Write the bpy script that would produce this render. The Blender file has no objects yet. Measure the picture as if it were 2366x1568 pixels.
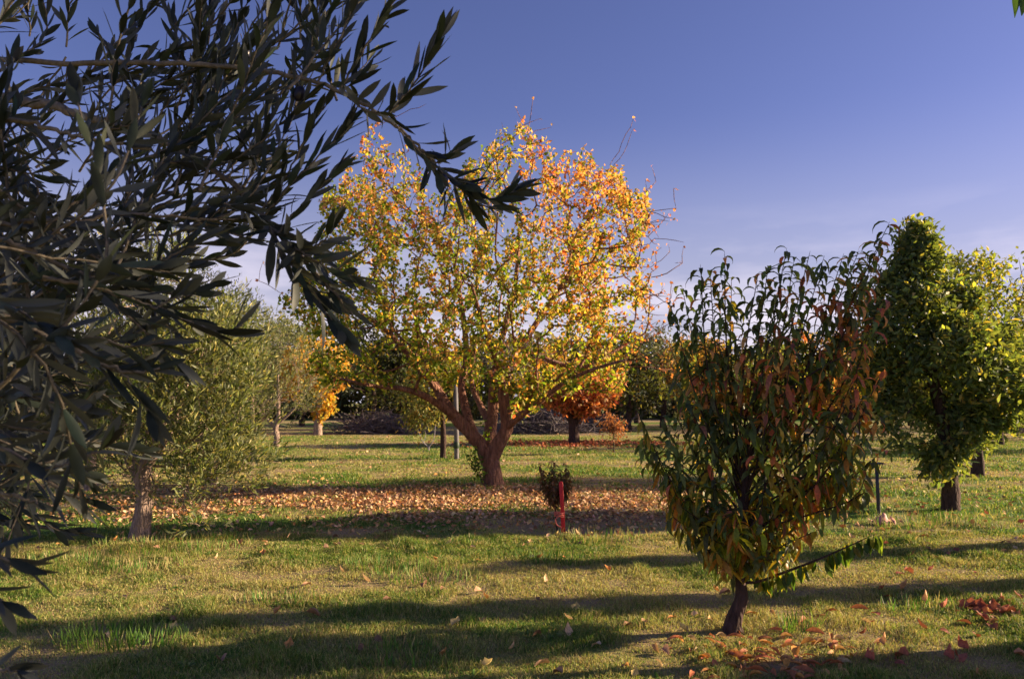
import bpy, math, random
import numpy as np
from mathutils import Vector
rng = np.random.default_rng(7)
random.seed(7)
PI = math.pi
scene = bpy.context.scene
COL = scene.collection

# ------------------------------------------------------------------ camera maths
F = 1800.0; CX = 1183.0; CY = 784.0; HOR = 925.0; EYE = 1.5
pitch = math.atan((HOR - CY) / F)
def P(u, v, d):
    """world point at forward distance d seen at (u, v) of the 2366 x 1568 photograph"""
    a = (u - CX) / F; b = (CY - v) / F
    Y = math.cos(pitch) - b * math.sin(pitch); Z = math.sin(pitch) + b * math.cos(pitch)
    k = d / Y
    return np.array((a * k, d, EYE + Z * k))
def Pv(u, v, d):
    a = (u - CX) / F; b = (CY - v) / F
    Y = math.cos(pitch) - b * math.sin(pitch); Z = math.sin(pitch) + b * math.cos(pitch)
    k = d / Y
    return np.stack([a * k, d, EYE + Z * k], -1)
def G(u, v):
    a = (u - CX) / F; b = (CY - v) / F
    Y = math.cos(pitch) - b * math.sin(pitch); Z = math.sin(pitch) + b * math.cos(pitch)
    k = -EYE / Z
    return (a * k, Y * k)

# ------------------------------------------------------------------ noise
_tab = rng.random((256, 256))
def vnoise(x, y):
    x = np.asarray(x, float); y = np.asarray(y, float)
    xi = np.floor(x).astype(int); yi = np.floor(y).astype(int)
    fx = x - xi; fy = y - yi
    fx = fx * fx * (3 - 2 * fx); fy = fy * fy * (3 - 2 * fy)
    a = _tab[xi & 255, yi & 255]; b = _tab[(xi + 1) & 255, yi & 255]
    c = _tab[xi & 255, (yi + 1) & 255]; d = _tab[(xi + 1) & 255, (yi + 1) & 255]
    return (a * (1 - fx) + b * fx) * (1 - fy) + (c * (1 - fx) + d * fx) * fy
def fbm(x, y, o=4):
    s = 0; a = .5; t = 0
    for i in range(o):
        s = s + a * vnoise(x * 2 ** i + 17 * i, y * 2 ** i + 31 * i); t += a; a *= .5
    return s / t
def gz(x, y):
    r = np.hypot(x, y)
    return (0.10 * (fbm(np.asarray(x) / 7 + 9, np.asarray(y) / 7 + 3, 2) - .5)
            + 0.035 * (fbm(np.asarray(x) * 1.3 + 40, np.asarray(y) * 1.3 + 11, 2) - .5)) * np.clip(r / 8, .3, 1)

# ------------------------------------------------------------------ mesh helpers
def link(o, parent=None):
    COL.objects.link(o)
    if parent is not None: o.parent = parent
    return o
def build(name, V, Q, mat, parent=None, col=None, smooth=True, origin=None, tri=None):
    """V (n,3) Q (m,4) -> one mesh object; vertices given in world space"""
    V = np.asarray(V, np.float32)
    off = np.zeros(3, np.float32)
    if parent is not None: off = np.array(parent.location, np.float32)
    elif origin is not None: off = np.array(origin, np.float32)
    me = bpy.data.meshes.new(name)
    Q = np.asarray(Q, np.int32).reshape(-1, 4) if Q is not None and len(Q) else np.zeros((0, 4), np.int32)
    T = np.asarray(tri, np.int32).reshape(-1, 3) if tri is not None and len(tri) else np.zeros((0, 3), np.int32)
    me.vertices.add(len(V)); me.vertices.foreach_set('co', (V - off).ravel())
    nl = Q.size + T.size
    me.loops.add(nl); me.loops.foreach_set('vertex_index', np.concatenate([Q.ravel(), T.ravel()]))
    me.polygons.add(len(Q) + len(T))
    st = np.concatenate([np.arange(len(Q)) * 4, Q.size + np.arange(len(T)) * 3]).astype(np.int32)
    me.polygons.foreach_set('loop_start', st)
    if smooth: me.polygons.foreach_set('use_smooth', np.ones(len(st), bool))
    me.update(calc_edges=True)
    if col is not None:
        at = me.attributes.new('Col', 'FLOAT_COLOR', 'POINT')
        c = np.ones((len(V), 4), np.float32); c[:, :3] = col
        at.data.foreach_set('color', c.ravel())
    me.materials.append(mat)
    o = bpy.data.objects.new(name, me)
    link(o, parent)
    if parent is None and origin is not None: o.location = origin
    return o
def thing(name, label, cat, loc=(0, 0, 0), group=None):
    o = bpy.data.objects.new(name, None); link(o); o.location = loc
    o.empty_display_size = .1
    o['label'] = label; o['category'] = cat
    if group: o['group'] = group
    return o
def tag(o, label=None, cat=None, group=None, kind=None):
    if label: o['label'] = label
    if cat: o['category'] = cat
    if group: o['group'] = group
    if kind: o['kind'] = kind
    return o
def unit(a):
    a = np.asarray(a, float)
    return a / np.maximum(np.linalg.norm(a, axis=-1, keepdims=True), 1e-9)
def rdir(n):
    return unit(rng.normal(size=(n, 3)))

class Tubes:
    def __init__(s): s.V = []; s.Q = []; s.n = 0; s.k = 0
    def add(s, pts, rad, sides=6, rough=0.0, cap=True):
        pts = np.asarray(pts, float); rad = np.asarray(rad, float)
        if len(pts) < 2: return
        s.k += 1
        t = np.gradient(pts, axis=0); t = unit(t)
        up = np.array((.31, .87, .38)); 
        n = unit(np.cross(t, up)); b = np.cross(t, n)
        a = np.arange(sides) * 2 * PI / sides
        ring = (np.cos(a)[None, :, None] * n[:, None, :] + np.sin(a)[None, :, None] * b[:, None, :])
        R = np.repeat(rad[:, None], sides, 1)
        if rough:
            ridge = rng.normal(size=sides)
            L = np.cumsum(np.r_[0, np.linalg.norm(np.diff(pts, axis=0), axis=1)])
            R = R * (1 + rough * .5 * ridge[None, :] + rough * (vnoise(L[:, None] * 6 + s.k, a[None, :] * 2.2 + s.k * 3) - .5) * 2)
        V = pts[:, None, :] + ring * R[:, :, None]
        m = len(pts)
        i = np.arange(m - 1)[:, None] * sides; j = np.arange(sides)[None, :]; j2 = (j + 1) % sides
        q = np.stack([i + j, i + j2, i + sides + j2, i + sides + j], -1).reshape(-1, 4) + s.n
        s.V.append(V.reshape(-1, 3)); s.Q.append(q); s.n += m * sides
    def build(s, name, mat, parent=None, **k):
        return build(name, np.concatenate(s.V), np.concatenate(s.Q), mat, parent, **k)

def catmull(p, n):
    p = np.asarray(p, float)
    if len(p) == 2:
        t = np.linspace(0, 1, n)[:, None]; return p[0] * (1 - t) + p[1] * t
    q = np.vstack([2 * p[0] - p[1], p, 2 * p[-1] - p[-2]])
    out = []
    T = np.linspace(0, len(p) - 1 - 1e-6, n)
    for t in T:
        i = int(t); f = t - i
        a, b, c, d = q[i], q[i + 1], q[i + 2], q[i + 3]
        out.append(.5 * ((2 * b) + (-a + c) * f + (2 * a - 5 * b + 4 * c - d) * f * f + (-a + 3 * b - 3 * c + d) * f ** 3))
    return np.array(out)

PROF = {
    'lance': np.array([.14, .72, 1.0, .9, .5, .04]),
    'olive': np.array([.10, .62, .95, 1.0, .72, .05]),
    'oval': np.array([.15, 1.0, .80, .05]),
    'heart': np.array([.35, 1.0, .85, .45, .04]),
    'thin3': np.array([.15, 1.0, .05]),
}
def leaves(pos, d, n, L, W, kap, prof, fold=.25, col=None, twist=None):
    """many leaves at once: returns V, Q, C"""
    w = PROF[prof]; K = len(w); N = len(pos)
    d = unit(d); n = unit(n - (n * d).sum(-1, keepdims=True) * d); s = np.cross(d, n)
    t = np.linspace(0, 1, K)
    L = np.broadcast_to(L, (N,)); W = np.broadcast_to(W, (N,)); kap = np.broadcast_to(kap, (N,)).copy()
    kap[np.abs(kap) < 1e-3] = 1e-3
    a = kap[:, None] * t[None]
    cx = L[:, None] * np.sin(a) / kap[:, None]; cn = -L[:, None] * (1 - np.cos(a)) / kap[:, None]
    C = pos[:, None] + cx[..., None] * d[:, None] + cn[..., None] * n[:, None]
    nn = np.cos(a)[..., None] * n[:, None] + np.sin(a)[..., None] * d[:, None]
    hw = (W[:, None] * .5 * w[None])[..., None]
    ss = np.broadcast_to(s[:, None], C.shape)
    if twist is not None:
        ta = (np.broadcast_to(twist, (N,))[:, None] * t[None])[..., None]
        ss, nn = np.cos(ta) * ss + np.sin(ta) * nn, np.cos(ta) * nn - np.sin(ta) * ss
    Lf = C + ss * hw + nn * hw * fold; Rt = C - ss * hw + nn * hw * fold
    V = np.stack([Lf, C, Rt], 2)                      # N,K,3,3
    base = (np.arange(N) * K * 3)[:, None, None]
    k = (np.arange(K - 1) * 3)[None, :, None]
    q0 = np.array([[0, 1, 4, 3], [1, 2, 5, 4]])
    Q = (base[..., None] + k[..., None] + q0[None, None]).reshape(-1, 4)
    Cc = None
    if col is not None: Cc = np.repeat(col, K * 3, 0)
    return V.reshape(-1, 3), Q, Cc
class Leaves:
    def __init__(s): s.V = []; s.Q = []; s.C = []; s.n = 0
    def add(s, *a, **k):
        V, Q, C = leaves(*a, **k); s.V.append(V); s.Q.append(Q + s.n); s.C.append(C); s.n += len(V)
    def build(s, name, mat, parent=None, **k):
        return build(name, np.concatenate(s.V), np.concatenate(s.Q), mat, parent, col=np.concatenate(s.C), **k)

def palette(cols, wts, n, var=.18):
    cols = np.array(cols, float); w = np.array(wts, float); w /= w.sum()
    c = cols[rng.choice(len(cols), n, p=w)]
    return c * (1 + var * rng.normal(size=(n, 1))).clip(.4, 1.8) * (1 + .06 * rng.normal(size=(n, 3))).clip(.7, 1.3)

# ------------------------------------------------------------------ materials
def new_mat(name):
    m = bpy.data.materials.new(name); m.use_nodes = True
    nt = m.node_tree; nt.nodes.clear()
    out = nt.nodes.new('ShaderNodeOutputMaterial')
    return m, nt, out
def leaf_mat(name, trans=.4, rough=.45, back=None, spec=.4, tcol=(1.25, 1.2, .8)):
    m, nt, out = new_mat(name); N = nt.nodes.new; Lk = nt.links.new
    at = N('ShaderNodeAttribute'); at.attribute_name = 'Col'
    nz = N('ShaderNodeTexNoise'); nz.inputs['Scale'].default_value = 60; nz.inputs['Detail'].default_value = 3
    geo = N('ShaderNodeNewGeometry'); Lk(geo.outputs['Position'], nz.inputs['Vector'])
    mr = N('ShaderNodeMapRange'); mr.inputs['From Min'].default_value = .3; mr.inputs['From Max'].default_value = .7
    mr.inputs['To Min'].default_value = .72; mr.inputs['To Max'].default_value = 1.25
    Lk(nz.outputs[0], mr.inputs['Value'])
    mul = N('ShaderNodeVectorMath'); mul.operation = 'SCALE'
    Lk(at.outputs['Color'], mul.inputs[0]); Lk(mr.outputs[0], mul.inputs['Scale'])
    csock = mul.outputs[0]
    if back:
        mx = N('ShaderNodeMix'); mx.data_type = 'RGBA'; mx.inputs['B'].default_value = (*back, 1)
        Lk(geo.outputs['Backfacing'], mx.inputs['Factor']); Lk(csock, mx.inputs['A']); csock = mx.outputs['Result']
    p = N('ShaderNodeBsdfPrincipled'); p.inputs['Roughness'].default_value = rough
    p.inputs['Specular IOR Level'].default_value = spec
    Lk(csock, p.inputs['Base Color'])
    t = N('ShaderNodeBsdfTranslucent')
    tm = N('ShaderNodeVectorMath'); tm.operation = 'MULTIPLY'; tm.inputs[1].default_value = tcol
    Lk(csock, tm.inputs[0]); Lk(tm.outputs[0], t.inputs['Color'])
    ms = N('ShaderNodeMixShader'); ms.inputs[0].default_value = trans
    Lk(p.outputs[0], ms.inputs[1]); Lk(t.outputs[0], ms.inputs[2]); Lk(ms.outputs[0], out.inputs[0])
    return m
def bark_mat(name, c1, c2, scale=14, bump=.6, stretch=.25):
    m, nt, out = new_mat(name); N = nt.nodes.new; Lk = nt.links.new
    tc = N('ShaderNodeNewGeometry'); mp = N('ShaderNodeMapping'); mp.inputs['Scale'].default_value = (1, 1, stretch)
    Lk(tc.outputs['Position'], mp.inputs[0])
    nz = N('ShaderNodeTexNoise'); nz.inputs['Scale'].default_value = scale * 2; nz.inputs['Detail'].default_value = 6
    nz.inputs['Roughness'].default_value = .65; Lk(mp.outputs[0], nz.inputs['Vector'])
    vo = N('ShaderNodeTexVoronoi'); vo.inputs['Scale'].default_value = scale * 2.2; vo.feature = 'DISTANCE_TO_EDGE'
    Lk(mp.outputs[0], vo.inputs['Vector'])
    r = N('ShaderNodeValToRGB'); r.color_ramp.elements[0].position = .3; r.color_ramp.elements[1].position = .72
    r.color_ramp.elements[0].color = (*c1, 1); r.color_ramp.elements[1].color = (*c2, 1)
    Lk(nz.outputs[0], r.inputs[0])
    p = N('ShaderNodeBsdfPrincipled'); p.inputs['Roughness'].default_value = .9; p.inputs['Specular IOR Level'].default_value = .15
    Lk(r.outputs[0], p.inputs['Base Color'])
    ad = N('ShaderNodeMath'); ad.operation = 'ADD'; Lk(nz.outputs[0], ad.inputs[0])
    mm = N('ShaderNodeMath'); mm.operation = 'MINIMUM'; mm.inputs[1].default_value = .25; Lk(vo.outputs['Distance'], mm.inputs[0])
    m3 = N('ShaderNodeMath'); m3.operation = 'MULTIPLY'; m3.inputs[1].default_value = 2.5; Lk(mm.outputs[0], m3.inputs[0])
    Lk(m3.outputs[0], ad.inputs[1])
    b = N('ShaderNodeBump'); b.inputs['Strength'].default_value = bump; b.inputs['Distance'].default_value = .03
    Lk(ad.outputs[0], b.inputs['Height']); Lk(b.outputs[0], p.inputs['Normal'])
    Lk(p.outputs[0], out.inputs[0])
    return m
def plain_mat(name, c, rough=.6, metal=0, noise=.25, scale=30):
    m, nt, out = new_mat(name); N = nt.nodes.new; Lk = nt.links.new
    nz = N('ShaderNodeTexNoise'); nz.inputs['Scale'].default_value = scale; nz.inputs['Detail'].default_value = 5
    g = N('ShaderNodeNewGeometry'); Lk(g.outputs['Position'], nz.inputs['Vector'])
    r = N('ShaderNodeValToRGB'); r.color_ramp.elements[0].position = .3; r.color_ramp.elements[1].position = .7
    r.color_ramp.elements[0].color = (*[x * (1 - noise) for x in c], 1); r.color_ramp.elements[1].color = (*[min(1, x * (1 + noise)) for x in c], 1)
    Lk(nz.outputs[0], r.inputs[0])
    p = N('ShaderNodeBsdfPrincipled'); p.inputs['Roughness'].default_value = rough; p.inputs['Metallic'].default_value = metal
    Lk(r.outputs[0], p.inputs['Base Color']); Lk(p.outputs[0], out.inputs[0])
    return m

M_leaf = leaf_mat('autumn_leaf', .5, .5, spec=.3, tcol=(1.4, 1.25, .75))
M_peach = leaf_mat('peach_leaf', .48, .42, spec=.35, tcol=(1.4, 1.3, .6))
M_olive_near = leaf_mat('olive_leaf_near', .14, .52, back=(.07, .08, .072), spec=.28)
M_olive = leaf_mat('olive_leaf', .34, .45, spec=.3, back=(.17, .19, .09))
M_green = leaf_mat('green_leaf', .45, .5, spec=.25, tcol=(2.2, 1.9, .5))
M_dry = leaf_mat('dry_leaf', .15, .65, spec=.2)
M_grass = leaf_mat('grass_blade', .35, .55, spec=.2, tcol=(1.2, 1.2, .7))
M_bark = bark_mat('bark', (.10, .046, .032), (.40, .21, .145), 10, .9)
M_bark_dark = bark_mat('bark_dark', (.03, .02, .018), (.11, .07, .06), 14, .6)
M_bark_olive = bark_mat('bark_olive', (.17, .125, .10), (.52, .38, .30), 14, .9)
M_twig = bark_mat('twig', (.06, .045, .035), (.16, .12, .09), 30, .2)
M_twig_olive = bark_mat('twig_olive', (.10, .085, .06), (.26, .22, .16), 40, .2, 1)

# ------------------------------------------------------------------ tree growing
class Graph:
    def __init__(s, cap=20000):
        s.P = np.zeros((cap, 3)); s.par = np.full(cap, -1); s.path = np.zeros(cap); s.fix = np.zeros(cap); s.n = 0
        s.tips = []
    def node(s, p, par=-1, r=0):
        i = s.n; s.P[i] = p; s.par[i] = par; s.fix[i] = r
        s.path[i] = 0 if par < 0 else s.path[par] + np.linalg.norm(s.P[i] - s.P[par]); s.n += 1
        return i
    def chain(s, par, pts, rads, step=.12):
        """smooth chain through pts (starting at node par unless -1)"""
        pts = np.asarray(pts, float); rads = np.asarray(rads, float)
        if par >= 0:
            r0 = min(s.fix[par] if s.fix[par] > 0 else rads[0], rads[0] * 1.25)
            pts = np.vstack([s.P[par], pts]); rads = np.r_[r0, rads]
        L = np.linalg.norm(np.diff(pts, axis=0), axis=1).sum(); n = max(3, int(L / step))
        c = catmull(pts, n); rr = np.interp(np.linspace(0, len(pts) - 1, n), np.arange(len(pts)), rads)
        ids = []
        cur = par
        for i in range(0 if par < 0 else 1, n):
            cur = s.node(c[i], cur, rr[i]); ids.append(cur)
        return ids
    def near(s, p):
        return int(np.argmin(np.linalg.norm(s.P[:s.n] - p, axis=1)))
    def grow(s, pts, bf=.35, step=.16, jit=.12, lift=.12, minnode=0):
        pts = np.asarray(pts); order = np.argsort(np.linalg.norm(pts - s.P[minnode], axis=1))
        tips = []
        for k in order:
            p = pts[k]; D = np.linalg.norm(s.P[minnode:s.n] - p, axis=1)
            j = int(np.argmin(D + bf * s.path[minnode:s.n])) + minnode; L = D[j - minnode]
            m = max(1, int(L / step)); a = s.P[j].copy(); cur = j
            off = np.array([0, 0, -lift * L]) + rng.normal(size=3) * jit * L * .5
            for i in range(1, m + 1):
                t = i / m
                q = a * (1 - t) + p * t + off * 4 * t * (1 - t) * .5 + rng.normal(size=3) * jit * step * .5 * (i < m)
                cur = s.node(q, cur)
            tips.append(cur)
        s.tips += tips
        return tips
    def radii(s, r0=.004, e=2.2):
        r = np.zeros(s.n)
        for i in range(s.n - 1, 0, -1):
            if r[i] == 0: r[i] = r0 ** e
            if s.par[i] >= 0: r[s.par[i]] += r[i]
        if r[0] == 0: r[0] = r0 ** e
        r = r ** (1 / e)
        f = s.fix[:s.n]
        return np.where(f > 0, f, r)
    def tubes(s, r0=.004, e=2.2, rmax=.06, rough=.0, thick_sides=12):
        r = s.radii(r0, e); r = np.where(s.fix[:s.n] > 0, r, np.minimum(r, rmax))
        ch = [[] for _ in range(s.n)]
        roots = []
        for i in range(s.n):
            (ch[s.par[i]] if s.par[i] >= 0 else roots).append(i)
        T = Tubes(); st = [(x, None) for x in roots]
        while st:
            i, src = st.pop(); c = [i]
            pts = []; rr = []
            if src is not None: pts.append(s.P[src]); rr.append(min(r[src], r[i] * 1.15))
            while True:
                pts.append(s.P[i]); rr.append(r[i])
                if not ch[i]: break
                k = max(ch[i], key=lambda q: r[q])
                for o in ch[i]:
                    if o != k: st.append((o, i))
                i = k
            rr = np.array(rr); big = rr.max()
            rr[-1] *= .4
            T.add(pts, rr, thick_sides if big > .045 else (6 if big > .015 else 4), rough if big > .04 else 0)
        s.r = r
        return T
def in_poly(u, v, poly):
    poly = np.asarray(poly, float); c = np.zeros(len(u), bool); j = len(poly) - 1
    for i in range(len(poly)):
        xi, yi = poly[i]; xj, yj = poly[j]
        with np.errstate(divide='ignore', invalid='ignore'):
            m = ((yi > v) != (yj > v)) & (u < (xj - xi) * (v - yi) / (yj - yi + 1e-9) + xi)
        c ^= m; j = i
    return c
def tip_dirs(g, tips):
    tips = np.array(tips); p = g.par[tips]
    pp = np.where(g.par[p] >= 0, g.par[p], p)
    return unit(g.P[tips] - g.P[pp])
def flare(g_root, pts):
    pass

# ================================================================== ground
def axis_grid(lo, hi, f0, f1, fine):
    a = np.arange(f0, f1 + 1e-6, fine); out = list(a); s = fine; x = f1
    while x < hi: s *= 1.25; x += s; out.append(min(x, hi))
    s = fine; x = f0; pre = []
    while x > lo: s *= 1.25; x -= s; pre.append(max(x, lo))
    return np.array(pre[::-1] + out)
def grass_mix(x, y):
    """0 = dry straw / bare earth, 1 = lush green"""
    w = fbm(x * .55 + 3, y * 1.0 + 7, 4); w2 = fbm(x * 2.6 + 30, y * 3.2 + 9, 3)
    v = .5 + 2.6 * (w - .5) + 1.3 * (w2 - .5)
    v = v + .55 * np.exp(-((y - 9.8) / .9) ** 2) * (x < -.5) + .05 * (y > 13) - .04 + .5 * np.exp(-((y - 12) / 2.5) ** 2) * (x > 3.2)
    v = v - .35 * np.exp(-((y - 6.7) / .9) ** 2) * (x > -3.5) - .6 * np.exp(-((x - 5.2) / 2) ** 2 - ((y - 8.4) / .5) ** 2)
    v = v - .45 * np.exp(-((y - 36) / 5.0) ** 2)
    return np.clip(v, 0, 1)
gx = axis_grid(-400, 400, -14, 14, .14); gy = axis_grid(-60, 500, 1.5, 40, .14)
X, Y = np.meshgrid(gx, gy); Z = gz(X, Y)
V = np.stack([X, Y, Z], -1).reshape(-1, 3); nx = len(gx); ny = len(gy)
i = np.arange(ny - 1)[:, None] * nx; j = np.arange(nx - 1)[None]
Q = np.stack([i + j, i + j + 1, i + nx + j + 1, i + nx + j], -1).reshape(-1, 4)
gm = grass_mix(V[:, 0], V[:, 1])
m, nt, out = new_mat('lawn_soil'); N = nt.nodes.new; Lk = nt.links.new
at = N('ShaderNodeAttribute'); at.attribute_name = 'Col'
geo = N('ShaderNodeNewGeometry')
nz = N('ShaderNodeTexNoise'); nz.inputs['Scale'].default_value = 9; nz.inputs['Detail'].default_value = 9; nz.inputs['Roughness'].default_value = .72
Lk(geo.outputs['Position'], nz.inputs['Vector'])
nz2 = N('ShaderNodeTexNoise'); nz2.inputs['Scale'].default_value = 90; nz2.inputs['Detail'].default_value = 4
Lk(geo.outputs['Position'], nz2.inputs['Vector'])
ad = N('ShaderNodeMath'); ad.operation = 'MULTIPLY_ADD'; ad.inputs[1].default_value = 1.3; Lk(nz.outputs[0], ad.inputs[0]); 
sb = N('ShaderNodeMath'); sb.operation = 'SUBTRACT'; sb.inputs[1].default_value = .65; Lk(at.outputs['Fac'], sb.inputs[0]); Lk(sb.outputs[0], ad.inputs[2])
r = N('ShaderNodeValToRGB'); el = r.color_ramp.elements
el[0].position = .12; el[0].color = (.35, .26, .15, 1)
el[1].position = .92; el[1].color = (.10, .19, .035, 1)
e = el.new(.35); e.color = (.34, .285, .12, 1)
e = el.new(.60); e.color = (.25, .25, .08, 1)
Lk(ad.outputs[0], r.inputs[0])
mr = N('ShaderNodeMapRange'); mr.inputs['From Min'].default_value = .3; mr.inputs['From Max'].default_value = .7; mr.inputs['To Min'].default_value = .55; mr.inputs['To Max'].default_value = 1.35
Lk(nz2.outputs[0], mr.inputs[0])
mul = N('ShaderNodeVectorMath'); mul.operation = 'SCALE'; Lk(r.outputs[0], mul.inputs[0]); Lk(mr.outputs[0], mul.inputs['Scale'])
p = N('ShaderNodeBsdfPrincipled'); p.inputs['Roughness'].default_value = .95; p.inputs['Specular IOR Level'].default_value = .1
Lk(mul.outputs[0], p.inputs['Base Color'])
b = N('ShaderNodeBump'); b.inputs['Strength'].default_value = .9; b.inputs['Distance'].default_value = .05
Lk(nz.outputs[0], b.inputs['Height']); Lk(b.outputs[0], p.inputs['Normal']); Lk(p.outputs[0], out.inputs[0])
M_ground = m
tag(build('ground', V, Q, M_ground, col=np.repeat(gm[:, None], 3, 1)), kind='structure')

# grass blades (one sheet of grass nobody could count)
def grass(n, y0, y1, hw, h, w, pw=2.0):
    t = rng.random(n); y = (y0 ** pw + t * (y1 ** pw - y0 ** pw)) ** (1 / pw); x = (rng.random(n) * 2 - 1) * hw * y
    g = grass_mix(x, y)
    keep = rng.random(n) < .82 + .18 * g * (.4 + vnoise(x * 5, y * 5))
    x = x[keep]; y = y[keep]; g = g[keep]; n = len(x)
    clump = .35 + 1.5 * fbm(x * 3.5 + 5, y * 3.5 + 60, 3) ** 2 * 2
    H = h * clump * (.5 + rng.random(n)) * (.68 + .5 * g); Wd = w * (.7 + .6 * rng.random(n)) * np.clip(y / 5, 1, 3.2)
    a = rng.random(n) * 2 * PI; la = rng.random(n) * 2 * PI; ln = rng.random(n) * 1.1 + .15
    b = np.stack([x, y, gz(x, y) - .004], -1)
    s = np.stack([np.cos(a), np.sin(a), 0 * a], -1) * Wd[:, None] * .5
    mid = b + np.stack([np.cos(la) * ln * .35, np.sin(la) * ln * .35, np.full(n, .6)], -1) * H[:, None]
    tp = b + np.stack([np.cos(la) * ln, np.sin(la) * ln, np.full(n, 1.) - .25 * ln], -1) * H[:, None]
    V = np.stack([b - s, b + s, mid + s * .8, mid - s * .8, tp], 1).reshape(-1, 3)
    k = np.arange(n)[:, None] * 5
    Q = k + np.array([[0, 1, 2, 3]]); T = k + np.array([[3, 2, 4]])
    green = 1.15 * palette([(.075, .16, .025), (.13, .215, .04), (.24, .28, .065)], [3, 4, 3], n)
    dry = 1.2 * palette([(.38, .34, .13), (.32, .25, .12), (.27, .30, .08), (.46, .39, .18)], [3, 2, 3, 1], n)
    c = np.where((rng.random(n) < g * .8)[:, None], green, dry)
    return V, Q, T, np.repeat(c, 5, 0)
parts = [grass(520000, 3.6, 9.0, .85, .031, .0042, 1.3), grass(300000, 9.0, 34, .78, .034, .0055, 1.4)]
off = 0; VV = []; QQ = []; TT = []; CC = []
for V, Q, T, C in parts:
    VV.append(V); QQ.append(Q + off); TT.append(T + off); CC.append(C); off += len(V)
tag(build('grass', np.concatenate(VV), np.concatenate(QQ), M_grass, col=np.concatenate(CC), tri=np.concatenate(TT), smooth=False),
    'short patchy lawn grass, green and straw coloured, covering the orchard floor', 'grass', kind='stuff')

# low broad leaved weeds and clover, one scattered mass
def weeds():
    Lf = Leaves()
    for q in range(420):
        y0 = 3.9 + 7.5 * random.random() ** 1.2; x0 = random.uniform(-.8, .8) * y0
        if float(grass_mix(np.array([x0]), np.array([y0]))[0]) < random.random() * .8: continue
        m_ = random.randint(8, 26); rr_ = random.uniform(.03, .12)
        a = rng.random(m_) * 2 * PI; r_ = rr_ * rng.random(m_); x = x0 + r_ * np.cos(a); y = y0 + r_ * np.sin(a)
        d = unit(np.stack([np.cos(a), np.sin(a), .3 + .8 * rng.random(m_)], -1))
        Lf.add(np.stack([x, y, gz(x, y) + .003], -1), d, rdir(m_) * .4 + (0, 0, 1), random.uniform(.03, .065), random.uniform(.009, .02), .6, 'oval', fold=.2, col=palette([(.09, .17, .03), (.14, .22, .05), (.26, .27, .09)], [3, 3, 2], m_))
    tag(Lf.build('weeds', M_grass), 'low broad leaved weeds scattered through the near lawn', 'weeds', kind='stuff')
weeds()
# longer tufts
def tuft(u, v, rad, n, h, label, dryness=.1, bright=1.0):
    x0, y0 = G(u, v); root = (x0, y0, float(gz(x0, y0)))
    a = rng.random(n) * 2 * PI; rr = rad * np.sqrt(rng.random(n))
    x = x0 + np.cos(a) * rr * 1.7; y = y0 + np.sin(a) * rr
    pos = np.stack([x, y, gz(x, y) - .005], -1)
    out = np.stack([np.cos(a), np.sin(a), 0 * a], -1)
    d = unit(out * (.35 + .5 * rng.random((n, 1))) + rng.normal(size=(n, 3)) * .25 + np.array([0, 0, 1.]))
    col = palette([(.09, .20, .03), (.16, .25, .05), (.40, .34, .15)], [4, 3, 7 * dryness], n) * bright
    L = Leaves(); L.add(pos, d, out * -1 + np.array([0, 0, .3]), h * (.5 + .8 * rng.random(n)) , .006 + .003 * rng.random(n), -(.2 + .9 * rng.random(n)), 'oval', fold=.2, col=col)
    o = L.build('grass_tuft', M_grass, origin=root)
    tag(o, label, 'grass tuft', 'longer grass tufts standing in the lawn')
tuft(280, 1478, .24, 420, .11, 'bright green grass tuft in the shade at the lower left of the lawn')
tuft(910, 1306, .28, 300, .11, 'dark green grass tuft, left of the two in the middle of the sunny lawn')
tuft(990, 1330, .30, 260, .10, 'low green grass tuft just right of the darker middle one', .4)
tuft(1290, 1292, .24, 220, .10, 'small dark grass tuft on the sunny lawn below the red stake')
tuft(945, 1518, .22, 240, .09, 'yellow green tuft on the sunlit strip at the bottom of the lawn', .3)
tuft(1840, 1448, .10, 60, .13, 'upright bright grass tuft to the right of the peach trunk')
tuft(640, 1385, .20, 240, .08, 'low dry tuft at the lower edge of the sunny lawn on the left', 1.0)
tuft(400, 1255, .5, 900, .09, 'long pale grass clump at the foot of the near left olive trunk', .8)
tuft(230, 1300, .5, 800, .10, 'weedy grass clump left of the near olive trunk', .8)
tuft(2120, 1400, .2, 90, .10, 'thin tuft in the grass between the peach tree and the leafy right tree', .5)
tuft(1400, 1245, .35, 260, .11, 'straw coloured tuft right of the foot of the red stake', 1.2)
tuft(2160, 1215, .5, 420, .16, 'long grass clump around the foot of the dense right tree', .5)

# ================================================================== fallen leaves
tan = [(.60, .35, .20), (.68, .46, .27), (.38, .21, .12), (.60, .29, .10), (.26, .15, .09), (.66, .50, .20)]
def litter(x, y, L, W, cols, wts, name, label, lift=.012):
    n = len(x); d = unit(np.stack([rng.normal(size=n), rng.normal(size=n), rng.normal(size=n) * .35], -1))
    nn = unit(rng.normal(size=(n, 3)) * .45 + np.array([0, 0, 1.]))
    pos = np.stack([x, y, gz(x, y) + lift + .02 * rng.random(n)], -1)
    Lf = Leaves(); Lf.add(pos, d, nn, L * (.7 + .5 * rng.random(n)), W * (.7 + .5 * rng.random(n)), rng.normal(size=n) * .9, 'oval', fold=.45, col=palette(cols, wts, n, .25))
    tag(Lf.build(name, M_dry), label, 'fallen leaves', kind='stuff')
n = 52000
u = 480 + rng.random(n) * 1150; x, y = None, None
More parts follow.
